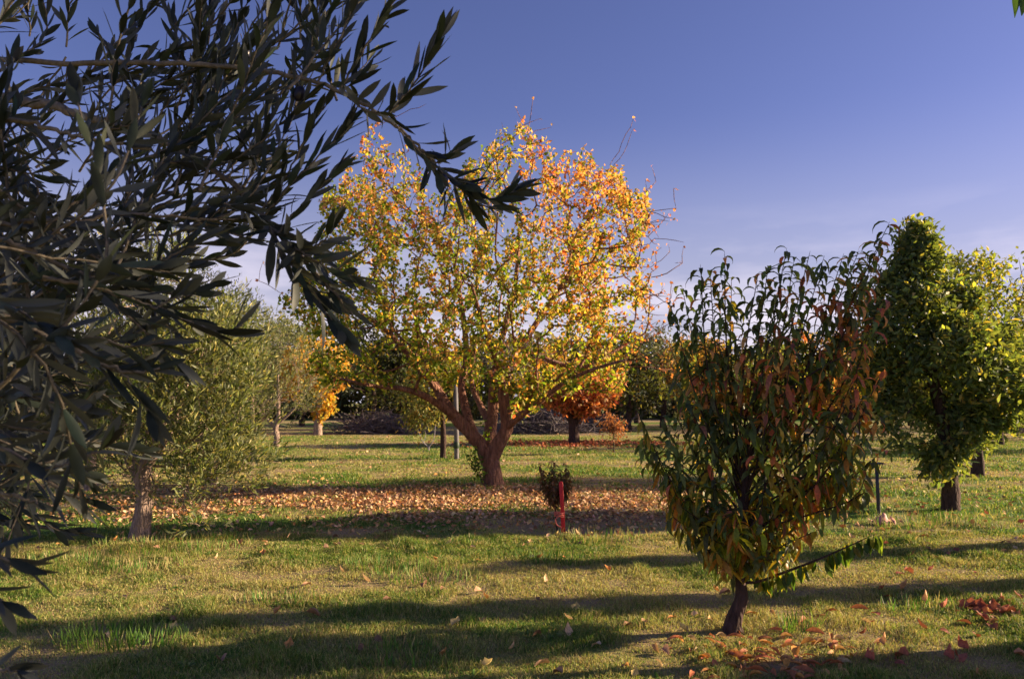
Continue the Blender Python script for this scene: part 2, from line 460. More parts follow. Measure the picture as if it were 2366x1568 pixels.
# sample on the ground in a broad ellipse under the autumn tree, thinning outwards
x = rng.normal(size=n) * 3.6 - 1.6; y = 11.7 + rng.normal(size=n) * 1.9
dens = np.clip(1.25 * np.exp(-np.abs((x + 1.4) / 5.2) ** 3) * np.exp(-np.abs((y - 11.7) / 1.95) ** 2.5), .035, 1) * np.clip(.05 + 2.0 * (fbm(x * .8, y * 1.4 + 50, 3) - .18), .05, 1)
k = (rng.random(n) < dens * .78) & (y > 7.3)
litter(x[k], y[k], .060, .045, tan, [3, 3, 3, 2, 2, 1], 'fallen_leaves', 'thick carpet of pinkish tan dead leaves on the grass under the autumn tree')
n = 1500; x = rng.normal(size=n) * 2.2 + 2.6; y = 27.0 + rng.normal(size=n) * 1.1
litter(x, y, .12, .09, [(.42, .12, .06), (.5, .2, .08), (.3, .1, .05)], [3, 2, 2], 'fallen_leaves', 'red brown patch of dead leaves around the foot of the distant orange tree')
n = 1800; t = rng.random(n); y = 13 + 24 * t; x = (rng.random(n) * 2 - 1) * .8 * y
litter(x, y, .09, .06, tan, [3, 3, 3, 2, 2, 1], 'fallen_leaves', 'sparse dead leaves scattered over the far lawn')
n = 420; x = 3.2 + rng.random(n) * 7; y = 7.5 + 6 * rng.random(n)
litter(x, y, .08, .055, tan + [(.3, .1, .06)], [2, 2, 3, 2, 3, 1, 3], 'fallen_leaves', 'loose brown leaves strewn on the grass around the dense right tree')

# the countable fallen leaves close by: individual objects
def fallen_protos(kind, cols, L0, W0):
    out = []
    for k in range(8):
        L = L0 * (.8 + .4 * random.random()); W = W0 * (.8 + .4 * random.random())
        Lf = Leaves()
        c = np.array([cols[k % len(cols)]]) * (.85 + .3 * random.random())
        Lf.add(np.array([[-.5 * L, 0, .012]]), np.array([[1, 0, .05 + .25 * random.random()]]), np.array([[.05, random.gauss(0, .35), 1.]]), L, W, random.choice((-1.4, .7, 1.2, 1.7)), 'lance' if kind == 'p' else 'heart',
               fold=random.choice((.4, .8, 1.1)), col=c, twist=random.gauss(0, .7))
        o = Lf.build('fallen_leaf', M_dry); out.append(o.data); bpy.data.objects.remove(o)
    return out
pc = [(.62, .28, .09), (.66, .38, .16), (.50, .16, .07), (.60, .42, .22), (.36, .13, .06), (.70, .34, .08), (.58, .34, .2), (.45, .18, .08)]
rc = [(.42, .13, .08), (.32, .11, .06), (.60, .28, .14), (.42, .14, .08), (.55, .3, .15), (.30, .1, .06)]
protoP = fallen_protos('p', pc, .11, .036); protoR = fallen_protos('r', rc, .085, .052); protoS = fallen_protos('r', tan, .085, .06)
def scatter(protos, pts, label, group, smin=.75, smax=1.25):
    for (x, y) in pts:
        me = random.choice(protos); o = bpy.data.objects.new('fallen_leaf', me); COL.objects.link(o)
        o.location = (x, y, float(gz(x, y)) + .012); o.rotation_euler = (random.gauss(0, .14), random.gauss(0, .12), random.random() * 6.28)
        s = smin + (smax - smin) * random.random(); o.scale = (s, s, s)
        tag(o, label, 'fallen leaf', group)
def gauss_pts(u, v, su, sv, n):
    r = []
    while len(r) < n:
        a = random.gauss(u, su); b = random.gauss(v, sv)
        if b > 1240: r.append(G(a, b))
    return r
scatter(protoP, gauss_pts(1760, 1500, 125, 45, 105), 'curled orange brown leaf lying in the shade below the peach tree', 'curled leaves fallen under the peach tree')
scatter(protoP, gauss_pts(1850, 1545, 110, 25, 30), 'curled orange brown leaf lying in the shade below the peach tree', 'curled leaves fallen under the peach tree')
scatter(protoR, gauss_pts(2265, 1402, 42, 16, 34) + gauss_pts(2350, 1400, 25, 12, 14), 'dark red dead leaf in the clump near the right edge of the lawn', 'red leaves clumped at the right edge')
scatter(protoR, [G(random.uniform(2000, 2366), random.uniform(1300, 1568)) for _ in range(30)], 'single brown leaf lying on the grass in the lower right corner', 'leaves scattered at the lower right')
scatter(protoS, [G(random.uniform(250, 1700), 1235 + 330 * random.random() ** 2.2) for _ in range(85)], 'small pinkish tan leaf lying alone on the sunny lawn', 'single leaves scattered on the near lawn', .7, 1.1)

# ================================================================== the big autumn tree
DM = 13.7
bx, by = G(1138, 1122); base = (bx, by, float(gz(bx, by)))
DM = by
tree = thing('autumn_tree', 'large tree with a wide golden yellow and orange crown in mid lawn', 'tree', base)
g = Graph()
def pts(l): return np.array([P(a[0], a[1], DM + a[2]) for a in l])
b0 = np.array(base)
tr = g.chain(-1, np.vstack([b0 + (0, 0, -.08), pts([(1138, 1112, 0), (1135, 1088, 0), (1131, 1062, 0)])]), [.25, .19, .16, .155], .05)
fork = tr[-1]
l1 = g.chain(fork, pts([(1112, 1030, 0), (1084, 998, -.05), (1052, 965, -.1), (1028, 930, -.1), (1010, 898, 0), (985, 850, .1), (968, 780, .2), (955, 700, .2)]),
             [.125, .113, .102, .088, .075, .058, .045, .03], .08)
l1b = g.chain(g.near(P(1052, 965, DM - .1)), pts([(1015, 935, -.5), (975, 912, -.9), (930, 898, -1.2), (880, 893, -1.5), (830, 885, -1.8), (780, 872, -2)]), [.065, .055, .042, .033, .025, .018], .1)
l2 = g.chain(g.near(P(1094, 1008, DM)), pts([(1083, 975, .1), (1074, 935, .3), (1066, 890, .5), (1078, 820, .7), (1066, 700, .9), (1040, 560, 1.0)]), [.09, .078, .07, .058, .042, .025], .09)
l3 = g.chain(fork, pts([(1131, 1020, .25), (1134, 985, .5), (1140, 930, .7), (1144, 870, .8), (1160, 780, .9), (1190, 660, .9), (1200, 520, .8)]), [.12, .11, .10, .088, .065, .045, .025], .09)
l4 = g.chain(fork, pts([(1150, 1028, -.05), (1171, 990, -.1), (1167, 950, -.15), (1163, 900, -.2), (1176, 850, -.2), (1205, 800, -.2), (1250, 730, -.2), (1310, 640, -.2), (1360, 540, 0)]),
             [.12, .107, .096, .085, .07, .058, .045, .034, .02], .08)
l5 = g.chain(g.near(P(1171, 985, DM - .1)), pts([(1205, 958, -.6), (1250, 925, -1.1), (1310, 880, -1.5), (1380, 850, -1.8), (1450, 830, -1.8)]), [.055, .045, .035, .026, .018], .1)
l6 = g.chain(g.near(P(1205, 800, DM - .2)), pts([(1290, 840, -.3), (1360, 845, -.2), (1420, 810, 0), (1490, 770, .2)]), [.04, .035, .028, .018], .1)
l7 = g.chain(g.near(P(1010, 898, DM)), pts([(960, 840, -.4), (900, 770, -.8), (830, 720, -1.1)]), [.05, .038, .025], .1)
l8 = g.chain(g.near(P(1134, 985, DM + .5)), pts([(1112, 940, 1.3), (1090, 880, 2.0), (1100, 780, 2.4)]), [.06, .05, .03], .1)
l9 = g.chain(g.near(P(1163, 900, DM - .2)), pts([(1150, 840, -.9), (1120, 760, -1.5), (1090, 660, -1.9)]), [.055, .04, .025], .1)
outline = [(636, 690), (665, 660), (735, 560), (740, 450), (800, 400), (840, 300), (880, 290), (900, 350), (935, 330), (985, 410), (1060, 400), (1120, 350), (1165, 300), (1200, 285), (1245, 300), (1290, 360), (1350, 330), (1390, 400),
           (1440, 340), (1450, 430), (1500, 440), (1500, 560), (1510, 640), (1500, 720), (1490, 790), (1465, 870), (1440, 905), (1330, 905), (1250, 940), (1215, 960), (1190, 985), (1170, 930), (1130, 900), (1080, 880), (1010, 885), (960, 880), (900, 890), (830, 880), (780, 905), (740, 900), (700, 850), (720, 790), (690, 740)]
def crown_pts(n, poly, dc, uc, hw, depth, noise_s=.012, thr=.42, vflat=None):
    out = []
    poly = np.array(poly, float); lo = poly.min(0); hi = poly.max(0)
    while len(out) < n:
        m = 4000; u = lo[0] + rng.random(m) * (hi[0] - lo[0]); v = lo[1] + rng.random(m) * (hi[1] - lo[1])
        k = in_poly(u, v, poly); u = u[k]; v = v[k]; m = len(u)
        t = np.sqrt(np.clip(1 - ((u - uc) / hw) ** 2, .06, 1)) * depth
        dd = (rng.random(m) * 2 - 1) * t
        if vflat is not None: dd *= np.interp(v, vflat[0], vflat[1])
        f = fbm(u * noise_s + dd * .5, v * noise_s + dd * .7 + 20, 3)
        k = f > thr + (rng.random(m) - .5) * .1
        out += list(Pv(u[k], v[k], dc + dd[k]))
    return np.array(out[:n]) if len(out) == n else np.array([out[i] for i in rng.choice(len(out), n, replace=False)])
cp = crown_pts(1950, outline, DM, 1090, 470, 2.9, thr=.455, noise_s=.019, vflat=([290, 450, 700, 900], [.45, .8, 1, .8]))
tips = g.grow(cp, bf=.28, step=.14, jit=.16, lift=.10, minnode=len(tr))
ntips = len(tips)
# long bare shoots at the top and the right flank
bare = []
for (u, v) in [(980, 235), (1190, 245), (1215, 240), (1155, 290), (1265, 270), (1280, 285), (1450, 260), (1455, 300), (1510, 420), (1560, 430), (1545, 480), (1570, 575), (1555, 620), (1530, 690), (1540, 745), (1535, 800), (1495, 400), (1530, 520), (1515, 640), (1520, 765), (1500, 700), (600, 625), (585, 640), (640, 690)]:
    for q in range(2 if u > 1490 else 1):
        bare.append(P(u + random.gauss(0, 10), v + random.gauss(0, 10), DM + random.gauss(0, .6)))
for q in range(190):
    bare.append(P(random.uniform(1380, 1560), random.uniform(480, 860), DM + random.uniform(-1.4, 1.4)))
btips = g.grow(np.array(bare), bf=.12, step=.14, jit=.14, lift=.05, minnode=len(tr))
# tangle of fine dead twigs at the fork of the right limb
tn = np.array([P(1186 + random.gauss(0, 26), 822 + random.gauss(0, 20), DM - .5 + random.gauss(0, .25)) for _ in range(150)])
T = g.tubes(.0055, 2.4, .035, rough=.10, thick_sides=16)
T.build('trunk', M_bark, tree)
tt = Tubes()
for q in range(110):
    a = tn[random.randrange(150)]; b_ = a + rng.normal(size=3) * .2; c_ = b_ + rng.normal(size=3) * .15
    tt.add(catmull([a, b_, c_], 7), np.linspace(.006, .002, 7), 3)
tt.build('dead_twigs', plain_mat('dead_twig', (.42, .36, .36), .9), tree)
# leaves
g_tips = g.P[np.array(tips)]; dirs = tip_dirs(g, tips)
per = 16; n = ntips * per
pos = np.repeat(g_tips, per, 0); dd = np.repeat(dirs, per, 0)
pos = pos - dd * (rng.random((n, 1)) ** .8 * .30) + rng.normal(size=(n, 3)) * .042 + np.array([0, 0, .16]) * rng.random((n, 1)) * np.repeat(rng.random((ntips, 1)) < .5, per, 0)
hang = unit(rng.normal(size=(n, 3)) * .8 + np.array([0, 0, -.75]) + dd * .3)
nv = rdir(n)
zr = (pos[:, 2] - 1.7) / 4.6; xr = (pos[:, 0] - base[0]) / 3.3
nzv = fbm(pos[:, 0] * 1.1 + 50, pos[:, 2] * 1.1 + pos[:, 1] * .7 + 50, 3) - .5
red = np.clip(.10 + .34 * zr + .30 * xr + 2.0 * nzv, .05, .85)
green = np.clip(.95 - .70 * zr - .35 * xr - 1.2 * nzv, .10, .88) * .9
rr = rng.random(n)
c = palette([(.68, .48, .10), (.70, .40, .10), (.55, .48, .08)], [4, 3, 3], n)
c = np.where((rr < red)[:, None], palette([(.66, .26, .06), (.72, .38, .20), (.62, .17, .06), (.70, .34, .08), (.34, .14, .07)], [3, 4, 1.4, 3, 1], n), c)
c = np.where((rng.random(n) < green)[:, None], palette([(.14, .24, .02), (.28, .36, .03), (.42, .44, .04), (.08, .15, .02)], [3, 4, 3, 1.5], n), c)
keep = rng.random(n) < np.where(xr > 1.15, .35, .95)
Lf = Leaves(); Lf.add(pos[keep], hang[keep], nv[keep], .078 * (.5 + .85 * rng.random(n))[keep], .058 * (.75 + .4 * rng.random(n))[keep], (rng.normal(size=n) * 1.1)[keep], 'heart', fold=.45, col=c[keep])
bt = np.array(btips); n = len(bt) * 3
pos = np.repeat(g.P[bt], 3, 0) + rng.normal(size=(n, 3)) * .025; kk = rng.random(n) < .45
Lf.add(pos[kk], (rdir(n) + (0, 0, -.8))[kk], rdir(n)[kk], .06, .045, 0.5, 'heart', fold=.3, col=palette([(.66, .26, .10), (.7, .4, .15), (.5, .2, .08)], [3, 2, 1], n)[kk])
Lf.build('crown', M_leaf, tree)

# ivy shoots on the left side of its trunk
vine = thing('vine', 'green leafy shoots climbing the left side of the big autumn tree trunk', 'vine', (base[0] - .35, base[1] - .1, base[2]))
T = Tubes(); Lf = Leaves()
for k in range(8):
    u0 = random.uniform(1078, 1120); p0 = P(1118 + random.gauss(0, 5), 1118, DM - .15); p1 = P(u0, 1085 - random.random() * 20, DM - .25); p2 = P(u0 - 12 + random.gauss(0, 6), 1015 + random.random() * 50, DM - .2)
    c_ = catmull([p0, p1, p2], 14); T.add(c_, np.full(14, .005), 4)
    m_ = 16; idx = rng.integers(3, 14, m_); pp = c_[idx] + rng.normal(size=(m_, 3)) * .04
    Lf.add(pp, rdir(m_) + (0, 0, -.6), rdir(m_), .06, .045, .5, 'heart', fold=.3, col=palette([(.07, .15, .02), (.16, .26, .03)], [3, 2], m_))
for k in range(10):
    p0 = P(1125 + random.gauss(0, 6), 1010 + random.gauss(0, 20), DM + .1); c_ = catmull([p0, p0 + (random.gauss(0, .05), 0, -.15), p0 + (random.gauss(0, .1), 0, -.35)], 8)
    T.add(c_, np.full(8, .004), 4); m_ = 12; idx = rng.integers(0, 8, m_)
    Lf.add(c_[idx] + rng.normal(size=(m_, 3)) * .03, rdir(m_) + (0, 0, -.6), rdir(m_), .06, .045, .5, 'heart', fold=.3, col=palette([(.10, .2, .02), (.25, .34, .03)], [3, 2], m_))
T.build('stem', M_twig, vine); Lf.build('foliage', M_green, vine)

# ================================================================== peach tree
def whip_leaves(Lf, c, r, spacing, L0, W0, cols, wts, base_skip=.25, droop=(1.3, 2.5), up=.45, colf=None, keepf=1.0, hangf=0.0):
    seg = np.linalg.norm(np.diff(c, axis=0), axis=1); S = np.r_[0, np.cumsum(seg)]
    s = np.arange(S[-1] * base_skip, S[-1], spacing); s = s[rng.random(len(s)) < keepf]
    n = len(s)
    if n == 0: return
    pos = np.stack([np.interp(s, S, c[:, k]) for k in range(3)], -1)
    tan_ = unit(np.stack([np.interp(s, S, np.gradient(c[:, k])) for k in range(3)], -1))
    ph = np.arange(n) * 2.399 + rng.random() * 6.28 + rng.normal(size=n) * .4
    ref = unit(np.cross(tan_, np.array([.3, .9, .1]))); r2 = np.cross(tan_, ref)
    out = np.cos(ph)[:, None] * ref + np.sin(ph)[:, None] * r2
    d = unit(out * .9 + tan_ * up + rng.normal(size=(n, 3)) * .15)
    nn = unit(np.array([0, 0, 1.]) + .8 * tan_ - out * .2 + rng.normal(size=(n, 3)) * .2)
    kap = rng.uniform(*droop, n)
    hg = rng.random(n) < hangf
    d = np.where(hg[:, None], unit(out * .55 + np.array([0, 0, -.75]) + rng.normal(size=(n, 3)) * .22), d)
    nn = np.where(hg[:, None], unit(out + np.array([0, 0, .5]) + rng.normal(size=(n, 3)) * .3), nn); kap = np.where(hg, rng.uniform(-.3, .9, n), kap)
    taper = np.clip(1.15 - .40 * (s / S[-1]) ** 4, .5, 1) * (.8 + .35 * rng.random(n))
    col = palette(cols, wts, n) if colf is None else colf(pos, n)
    Lf.add(pos, d, nn, L0 * taper * (.6 + .65 * rng.random(n)), W0 * (.75 + .4 * rng.random(n)), kap, 'lance', fold=.35, col=col, twist=rng.normal(size=n) * .5)
px, py = G(1690, 1452); base = (px, py, float(gz(px, py))); DP = py
peach = thing('peach_tree', 'young peach tree with drooping dark green and rusty leaves, in the right foreground', 'tree', base)
g = Graph()
def pp_(l): return np.array([P(a[0], a[1], DP + a[2]) for a in l])
tk = g.chain(-1, np.vstack([np.array(base) + (0, 0, -.05), pp_([(1693, 1440, 0), (1702, 1412, 0), (1713, 1380, 0), (1710, 1330, 0), (1714, 1270, .0), (1718, 1200, .02), (1722, 1120, .03), (1724, 1050, .05), (1732, 980, .05)])]),
             [.095, .062, .050, .044, .034, .031, .028, .026, .022, .016], .04)
GP = [(.10, .15, .05), (.15, .19, .055), (.09, .12, .045)]
RP = [(.52, .16, .08), (.60, .29, .09), (.38, .15, .10), (.62, .34, .10)]
YP = [(.34, .30, .03), (.24, .30, .03), (.42, .30, .04), (.38, .18, .03)]
def peach_col(pos, n):
    xr = (pos[:, 0] - base[0]) / .9; zr = (pos[:, 2]) / 2.7
    nv_ = fbm(pos[:, 0] * 3 + 9, pos[:, 2] * 3 + pos[:, 1] * 2, 2) - .5
    red_ = np.clip(.29 + .30 * xr + 1.6 * nv_ - .8 * np.abs(zr - .62), .04, .85)
    yel = np.clip(1.5 - 2.6 * zr + .2 * xr + nv_, .02, .8)
    r1 = rng.random(n)
    c_ = palette(GP, [3, 3, 2], n, .25)
    c_ = np.where((r1 < red_)[:, None], palette(RP, [3, 3, 2, 2], n, .25), c_)
    return np.where((rng.random(n) < yel * .7)[:, None], palette(YP, [3, 3, 2, 2], n, .2), c_)
# main whips: (trunk height v, mid point, tip)
whips = [
    (1300, (1585, 1170), (1478, 965), 0), (1290, (1570, 1150), (1500, 1010), .1), (1280, (1600, 1160), (1530, 960), -.15), (1310, (1590, 1230), (1545, 1100), .1),
    (1180, (1620, 950), (1548, 700), .0), (1150, (1630, 900), (1575, 660), .2), (1130, (1640, 880), (1618, 610), -.1), (1120, (1660, 860), (1640, 625), .1),
    (1090, (1680, 820), (1674, 580), 0), (1100, (1690, 850), (1690, 640), .25), (1060, (1720, 830), (1752, 630), -.15), (1050, (1745, 830), (1775, 615), .1),
    (1080, (1765, 840), (1818, 572), 0), (1070, (1790, 850), (1835, 600), .2), (1090, (1800, 860), (1872, 580), -.2), (1100, (1820, 870), (1905, 590), .1),
    (1120, (1850, 880), (1950, 585), 0), (1130, (1900, 830), (2056, 512), .05), (1118, (1910, 850), (2035, 560), -.05), (1128, (1890, 880), (2012, 590), .1), (1125, (1870, 840), (1985, 580), -.15), (1150, (1900, 930), (1985, 660), .2),
    (1170, (1910, 950), (2040, 690), .0), (1180, (1920, 1000), (2010, 760), -.2), (1200, (1930, 1050), (2045, 850), .15), (1210, (1930, 1090), (2035, 960), -.1),
    (1230, (1930, 1130), (2040, 1040), .1), (1240, (1930, 1170), (2010, 1130), -.1), (1000, (1850, 880), (1990, 800), -.3), (1110, (1640, 960), (1560, 800), .3),
    (1140, (1630, 1010), (1560, 870), -.2), (1220, (1630, 1090), (1560, 960), .2), (1250, (1820, 1180), (1960, 1150), .2), (1330, (1790, 1270), (1900, 1220), -.2),
    (1340, (1650, 1290), (1600, 1220), 0), (1345, (1765, 1310), (1850, 1250), .1), (1290, (1640, 1220), (1560, 1160), -.2)]
for q in range(15):
    v0 = random.uniform(1000, 1320); tu = random.uniform(1570, 2000); tv = random.uniform(680, 1180)
    whips.append((v0, ((1720 + tu) / 2 + (tu - 1720) * .12, (v0 + tv) / 2 + 30), (tu, tv), random.choice((-1, 1)) * random.uniform(.15, .42)))
for q in range(10):
    v0 = random.uniform(1280, 1350); tu = random.uniform(1600, 1830); tv = random.uniform(1170, 1290)
    whips.append((v0, ((1715 + tu) / 2, (v0 + tv) / 2 + 12), (tu, tv), random.uniform(-.4, .4)))
Lf = Leaves(); curves = []
for (v0, mid, tip, dz) in whips:
    a = P(1718, v0, DP)
    j = g.near(a); ids = g.chain(j, [P(mid[0], mid[1], DP + dz * .6), P(tip[0], tip[1], DP + dz)], [.009, .0035], .05)
    g.fix[ids] = np.linspace(.0085, .002, len(ids))
    c_ = np.vstack([g.P[j], g.P[ids]]); curves.append(c_)
    top = tip[1] < 700
    whip_leaves(Lf, c_, None, .0160 if not top else .0190, .140 if not top else .165, .034 if not top else .036, GP, [3, 3, 2], base_skip=.22, droop=(2.0, 2.9) if top else (1.6, 2.7), up=.55, colf=peach_col, keepf=.92, hangf=.12 if top else .5)
    # short side shoots
    for q in range(random.choice((1, 2, 3)) if not top else 1):
        t = random.uniform(.3, .75); k = ids[int(t * len(ids))]; pa = g.P[k]
        pb = pa + np.array([random.gauss(0, .13), random.gauss(0, .16), random.uniform(.12, .3)]) 
        if top: pb = pa + np.array([random.gauss(0, .05), random.gauss(0, .1), random.uniform(.1, .2)])
        i2 = g.chain(k, [(pa + pb) / 2 + (pb - pa) * np.array([.3, .3, -.1]), pb], [.004, .002], .05); g.fix[i2] = .003
        whip_leaves(Lf, np.vstack([pa, g.P[i2]]), None, .021, .145, .034, GP, [3, 3, 2], base_skip=.15, colf=peach_col, droop=(1.4, 2.6), hangf=.55)
# low side branch with leaves hanging in a row
ids = g.chain(g.near(P(1712, 1352, DP)), pp_([(1755, 1342, 0), (1810, 1322, -.05), (1880, 1296, -.1), (1950, 1266, -.1), (2015, 1236, -.1)]), [.011, .01, .008, .006, .003], .05)
c_ = g.P[ids]; S = len(c_)
for q in range(2):
    idx = np.arange(2, S); n = len(idx) * 3
    ps = np.repeat(c_[idx], 3, 0) + rng.normal(size=(n, 3)) * .012; ps[:, 0] += rng.random(n) * .04
    kk = rng.random(n) < np.interp(ps[:, 0], [ps[:, 0].min(), ps[:, 0].max()], [.6, .98])
    Lf.add(ps[kk], (rng.normal(size=(n, 3)) * .28 + (.15, 0, -1))[kk], rdir(n)[kk], (.105 * (.7 + .5 * rng.random(n)))[kk], .036, (.3 * rng.normal(size=n))[kk], 'lance', fold=.3,
           col=palette([(.06, .12, .02), (.16, .24, .03), (.34, .32, .03)], [4, 3, 2], n)[kk], twist=(rng.normal(size=n) * .5)[kk])
T = g.tubes(.003, 2.3, .010, rough=.1, thick_sides=12)
T.build('trunk', M_bark_dark, peach); Lf.build('crown', M_peach, peach)

# ================================================================== sapling with its red stake
sx, sy = G(1288, 1222); base = (sx, sy, float(gz(sx, sy))); DS = sy
sap = thing('peach_sapling', 'small bushy peach sapling with brownish drooping leaves, beside the red stake', 'sapling', base)
g = Graph(); tk = g.chain(-1, np.array([np.array(base) - (0, 0, .03), P(1284, 1190, DS), P(1282, 1140, DS)]), [.013, .011, .008], .03)
Lf = Leaves()
for (u, v) in [(1248, 1070), (1256, 1085), (1274, 1062), (1282, 1068), (1296, 1085), (1312, 1085), (1318, 1098), (1262, 1110), (1304, 1105), (1290, 1090), (1252, 1095), (1268, 1090), (1308, 1070), (1278, 1110), (1296, 1120), (1262, 1130), (1310, 1125), (1270, 1140), (1300, 1140)]:
    dz = random.gauss(0, .08); j = g.near(P(1283, random.uniform(1140, 1175), DS))
    ids = g.chain(j, [P((1283 + u) / 2 + (u - 1283) * .3, (1155 + v) / 2 + 10, DS + dz * .6), P(u, v, DS + dz)], [.005, .002], .03); g.fix[ids] = .003
    whip_leaves(Lf, np.vstack([g.P[j], g.P[ids]]), None, .0085, .085, .024, [(.16, .10, .045), (.24, .11, .055), (.12, .11, .045), (.3, .17, .09)], [3, 3, 2, 1], base_skip=.1, droop=(1.2, 2.4), hangf=.4)
g.tubes(.003, 2.3, .01).build('trunk', M_bark_dark, sap); Lf.build('crown', M_peach, sap)
stx, sty = G(1299, 1230); base = (stx, sty, float(gz(stx, sty)))
M_red = plain_mat('red_paint', (.62, .012, .02), .55, 0, .2, 25); M_pink = plain_mat('faded_red', (.66, .16, .12), .7, 0, .25, 20)
stake = thing('stake', 'bright red wooden stake driven in beside the small sapling', 'stake', base)
def slat(name, p0, p1, w, t, mat, parent):
    p0 = np.array(p0); p1 = np.array(p1); a = unit(p1 - p0); s = unit(np.cross(a, (0, 1, 0))); b_ = np.cross(a, s)
    rings = []
    for q, k in ((0, 1), (.03, 1), (.5, .97), (.97, 1), (1, .7)):
        c_ = p0 * (1 - q) + p1 * q + s * .002 * math.sin(q * 9)
        for sx_, sb in ((-1, -1), (-.8, -1.15), (.8, -1.15), (1, -1), (1, 1), (.8, 1.15), (-.8, 1.15), (-1, 1)):
            rings.append(c_ + s * sx_ * w * k / 2 + b_ * sb * t * k / 2)
    V = np.array(rings); n = 8; Q = []
    for i in range(4):
        for j in range(n): Q.append((i * n + j, i * n + (j + 1) % n, (i + 1) * n + (j + 1) % n, (i + 1) * n + j))
    e = 4 * n
    Q += [(e, e + 1, e + 6, e + 7), (e + 1, e + 2, e + 5, e + 6), (e + 2, e + 3, e + 4, e + 5), (7, 6, 1, 0), (6, 5, 2, 1), (5, 4, 3, 2)]
    return build(name, V, Q, mat, parent, smooth=False)
slat('post', P(1302, 1234, sty) - (0, 0, .03), P(1296, 1112, sty), .046, .03, M_red, stake)
T = Tubes()
for k in range(3):
    a = np.linspace(0, 2 * PI * 1.1, 18); cc = P(1292, 1183 + k * 4, sty)
    T.add(np.stack([cc[0] + .055 * np.cos(a), cc[1] + .045 * np.sin(a), cc[2] + .008 * np.sin(2 * a) + k * .0], -1), np.full(18, .006), 5)
T.add(catmull([P(1298, 1186, sty - .05), P(1284, 1198, sty - .05), P(1287, 1212, sty - .06), P(1298, 1218, sty - .05)], 12), np.full(12, .008), 5)
T.build('tie', M_pink, stake)

# ================================================================== generic trees
def ell_pts(n, blobs, thr=.40, ns=1.3, shell=.55, seed=0):
    out = []; bl = np.array(blobs, float); vol = (bl[:, 3] * bl[:, 4] * bl[:, 5]) ** .65; w = vol / vol.sum()
    while len(out) < n:
        m = 3000; k = rng.choice(len(bl), m, p=w); d = rdir(m); r = rng.random(m) ** (1 / 3.)
        r = np.where(rng.random(m) < shell, .72 + .28 * rng.random(m), r)
        q = bl[k, :3] + d * r[:, None] * bl[k, 3:6]
        f = fbm(q[:, 0] * ns + q[:, 1] * ns * .6 + seed, q[:, 2] * ns + q[:, 1] * ns * .4 + 77 + seed, 3)
        q = q[(f > thr) & (q[:, 2] > .12)]
        out += list(q)
    return np.array(out)[rng.choice(len(out), n, replace=False)]
def make_tree(name, label, cat, base, trunk, blobs, ntip, per, leafL, leafW, cols, wts, mat, barkm, prof='oval', hang=-.3, spread=.10, along=.2, kap=.5,
              group=None, thr=.40, colf=None, up=0, twig=.004, shell=.55, rosette=False, bf=.3, limbs=None, ns=1.3, extra=None, rmax=.05, clip=None, lumps=10, lump=.34, lump_up=1.0):
    blobs = list(blobs); b0_ = blobs[:]
    for _q in range(lumps):
        bb = b0_[random.randrange(len(b0_))]; dv = unit(np.array([random.gauss(0, 1), random.gauss(0, 1), random.gauss(.2, .8)])); f_ = lump * random.uniform(.7, 1.3)
        blobs.append((bb[0] + dv[0] * bb[3] * .95, bb[1] + dv[1] * bb[4] * .95, max(.3, bb[2] + dv[2] * bb[5] * .95), bb[3] * f_, bb[4] * f_, bb[5] * f_ * lump_up))
    """trunk: [(dx,dy,z,r)...], blobs relative to base"""
    base = (base[0], base[1], float(gz(base[0], base[1]))); B = np.array(base)
    root = thing(name, label, cat, base, group)
    g = Graph(40000); tr_ = np.array(trunk, float)
    ids = g.chain(-1, B + tr_[:, :3], tr_[:, 3], .08)
    first = 0
    for lb in (limbs or []):
        lb = np.array(lb, float); j = g.near(B + lb[0, :3]); g.chain(j, B + lb[1:, :3], lb[1:, 3], .1)
    pts_ = B + ell_pts(ntip, blobs, thr, ns, shell, base[0] * 3)
    if clip is not None: pts_ = pts_[clip(pts_)]
    mn = max(0, int(len(ids) * .6))
    tips_ = g.grow(pts_, bf=bf, step=.2, jit=.15, lift=.12, minnode=mn)
    g.tubes(twig, 2.3, rmax, rough=.10, thick_sides=12).build('trunk', barkm, root)
    tp = g.P[np.array(tips_)]; dr = tip_dirs(g, tips_)
    if up: dr = unit(dr + (0, 0, up))
    n = len(tp) * per; pos = np.repeat(tp, per, 0); dd = np.repeat(dr, per, 0)
    s_ = rng.random((n, 1))
    if up:
        pos = pos + dd * s_ * along + rng.normal(size=(n, 3)) * spread * .25
        d = unit(dd * .9 + rdir(n) * .75)
    elif rosette:
        pos = pos + rng.normal(size=(n, 3)) * spread; d = unit(rdir(n) + dd * .6 + (0, 0, hang))
    else:
        pos = pos - dd * s_ * along + rng.normal(size=(n, 3)) * spread; d = unit(rdir(n) * .8 + dd * .3 + (0, 0, hang))
    c = palette(cols, wts, n) if colf is None else colf(pos - B, n)
    Lf = Leaves(); Lf.add(pos, d, rdir(n) + (0, 0, .5), leafL * (.7 + .55 * rng.random(n)), leafW * (.75 + .5 * rng.random(n)), kap * (rng.random(n) * 1.6 - .3), prof, fold=.3, col=c)
    if extra: extra(Lf, g, B)
    Lf.build('crown', mat, root)
    return root
def xy(u, d): return ((u - CX) / F * d, d)
def hz(v, d): return EYE + d * (HOR - v) / F
OC = [(.17, .21, .045), (.32, .33, .08), (.48, .44, .15), (.06, .09, .02)]; OW = [4, 3, 2, 4]
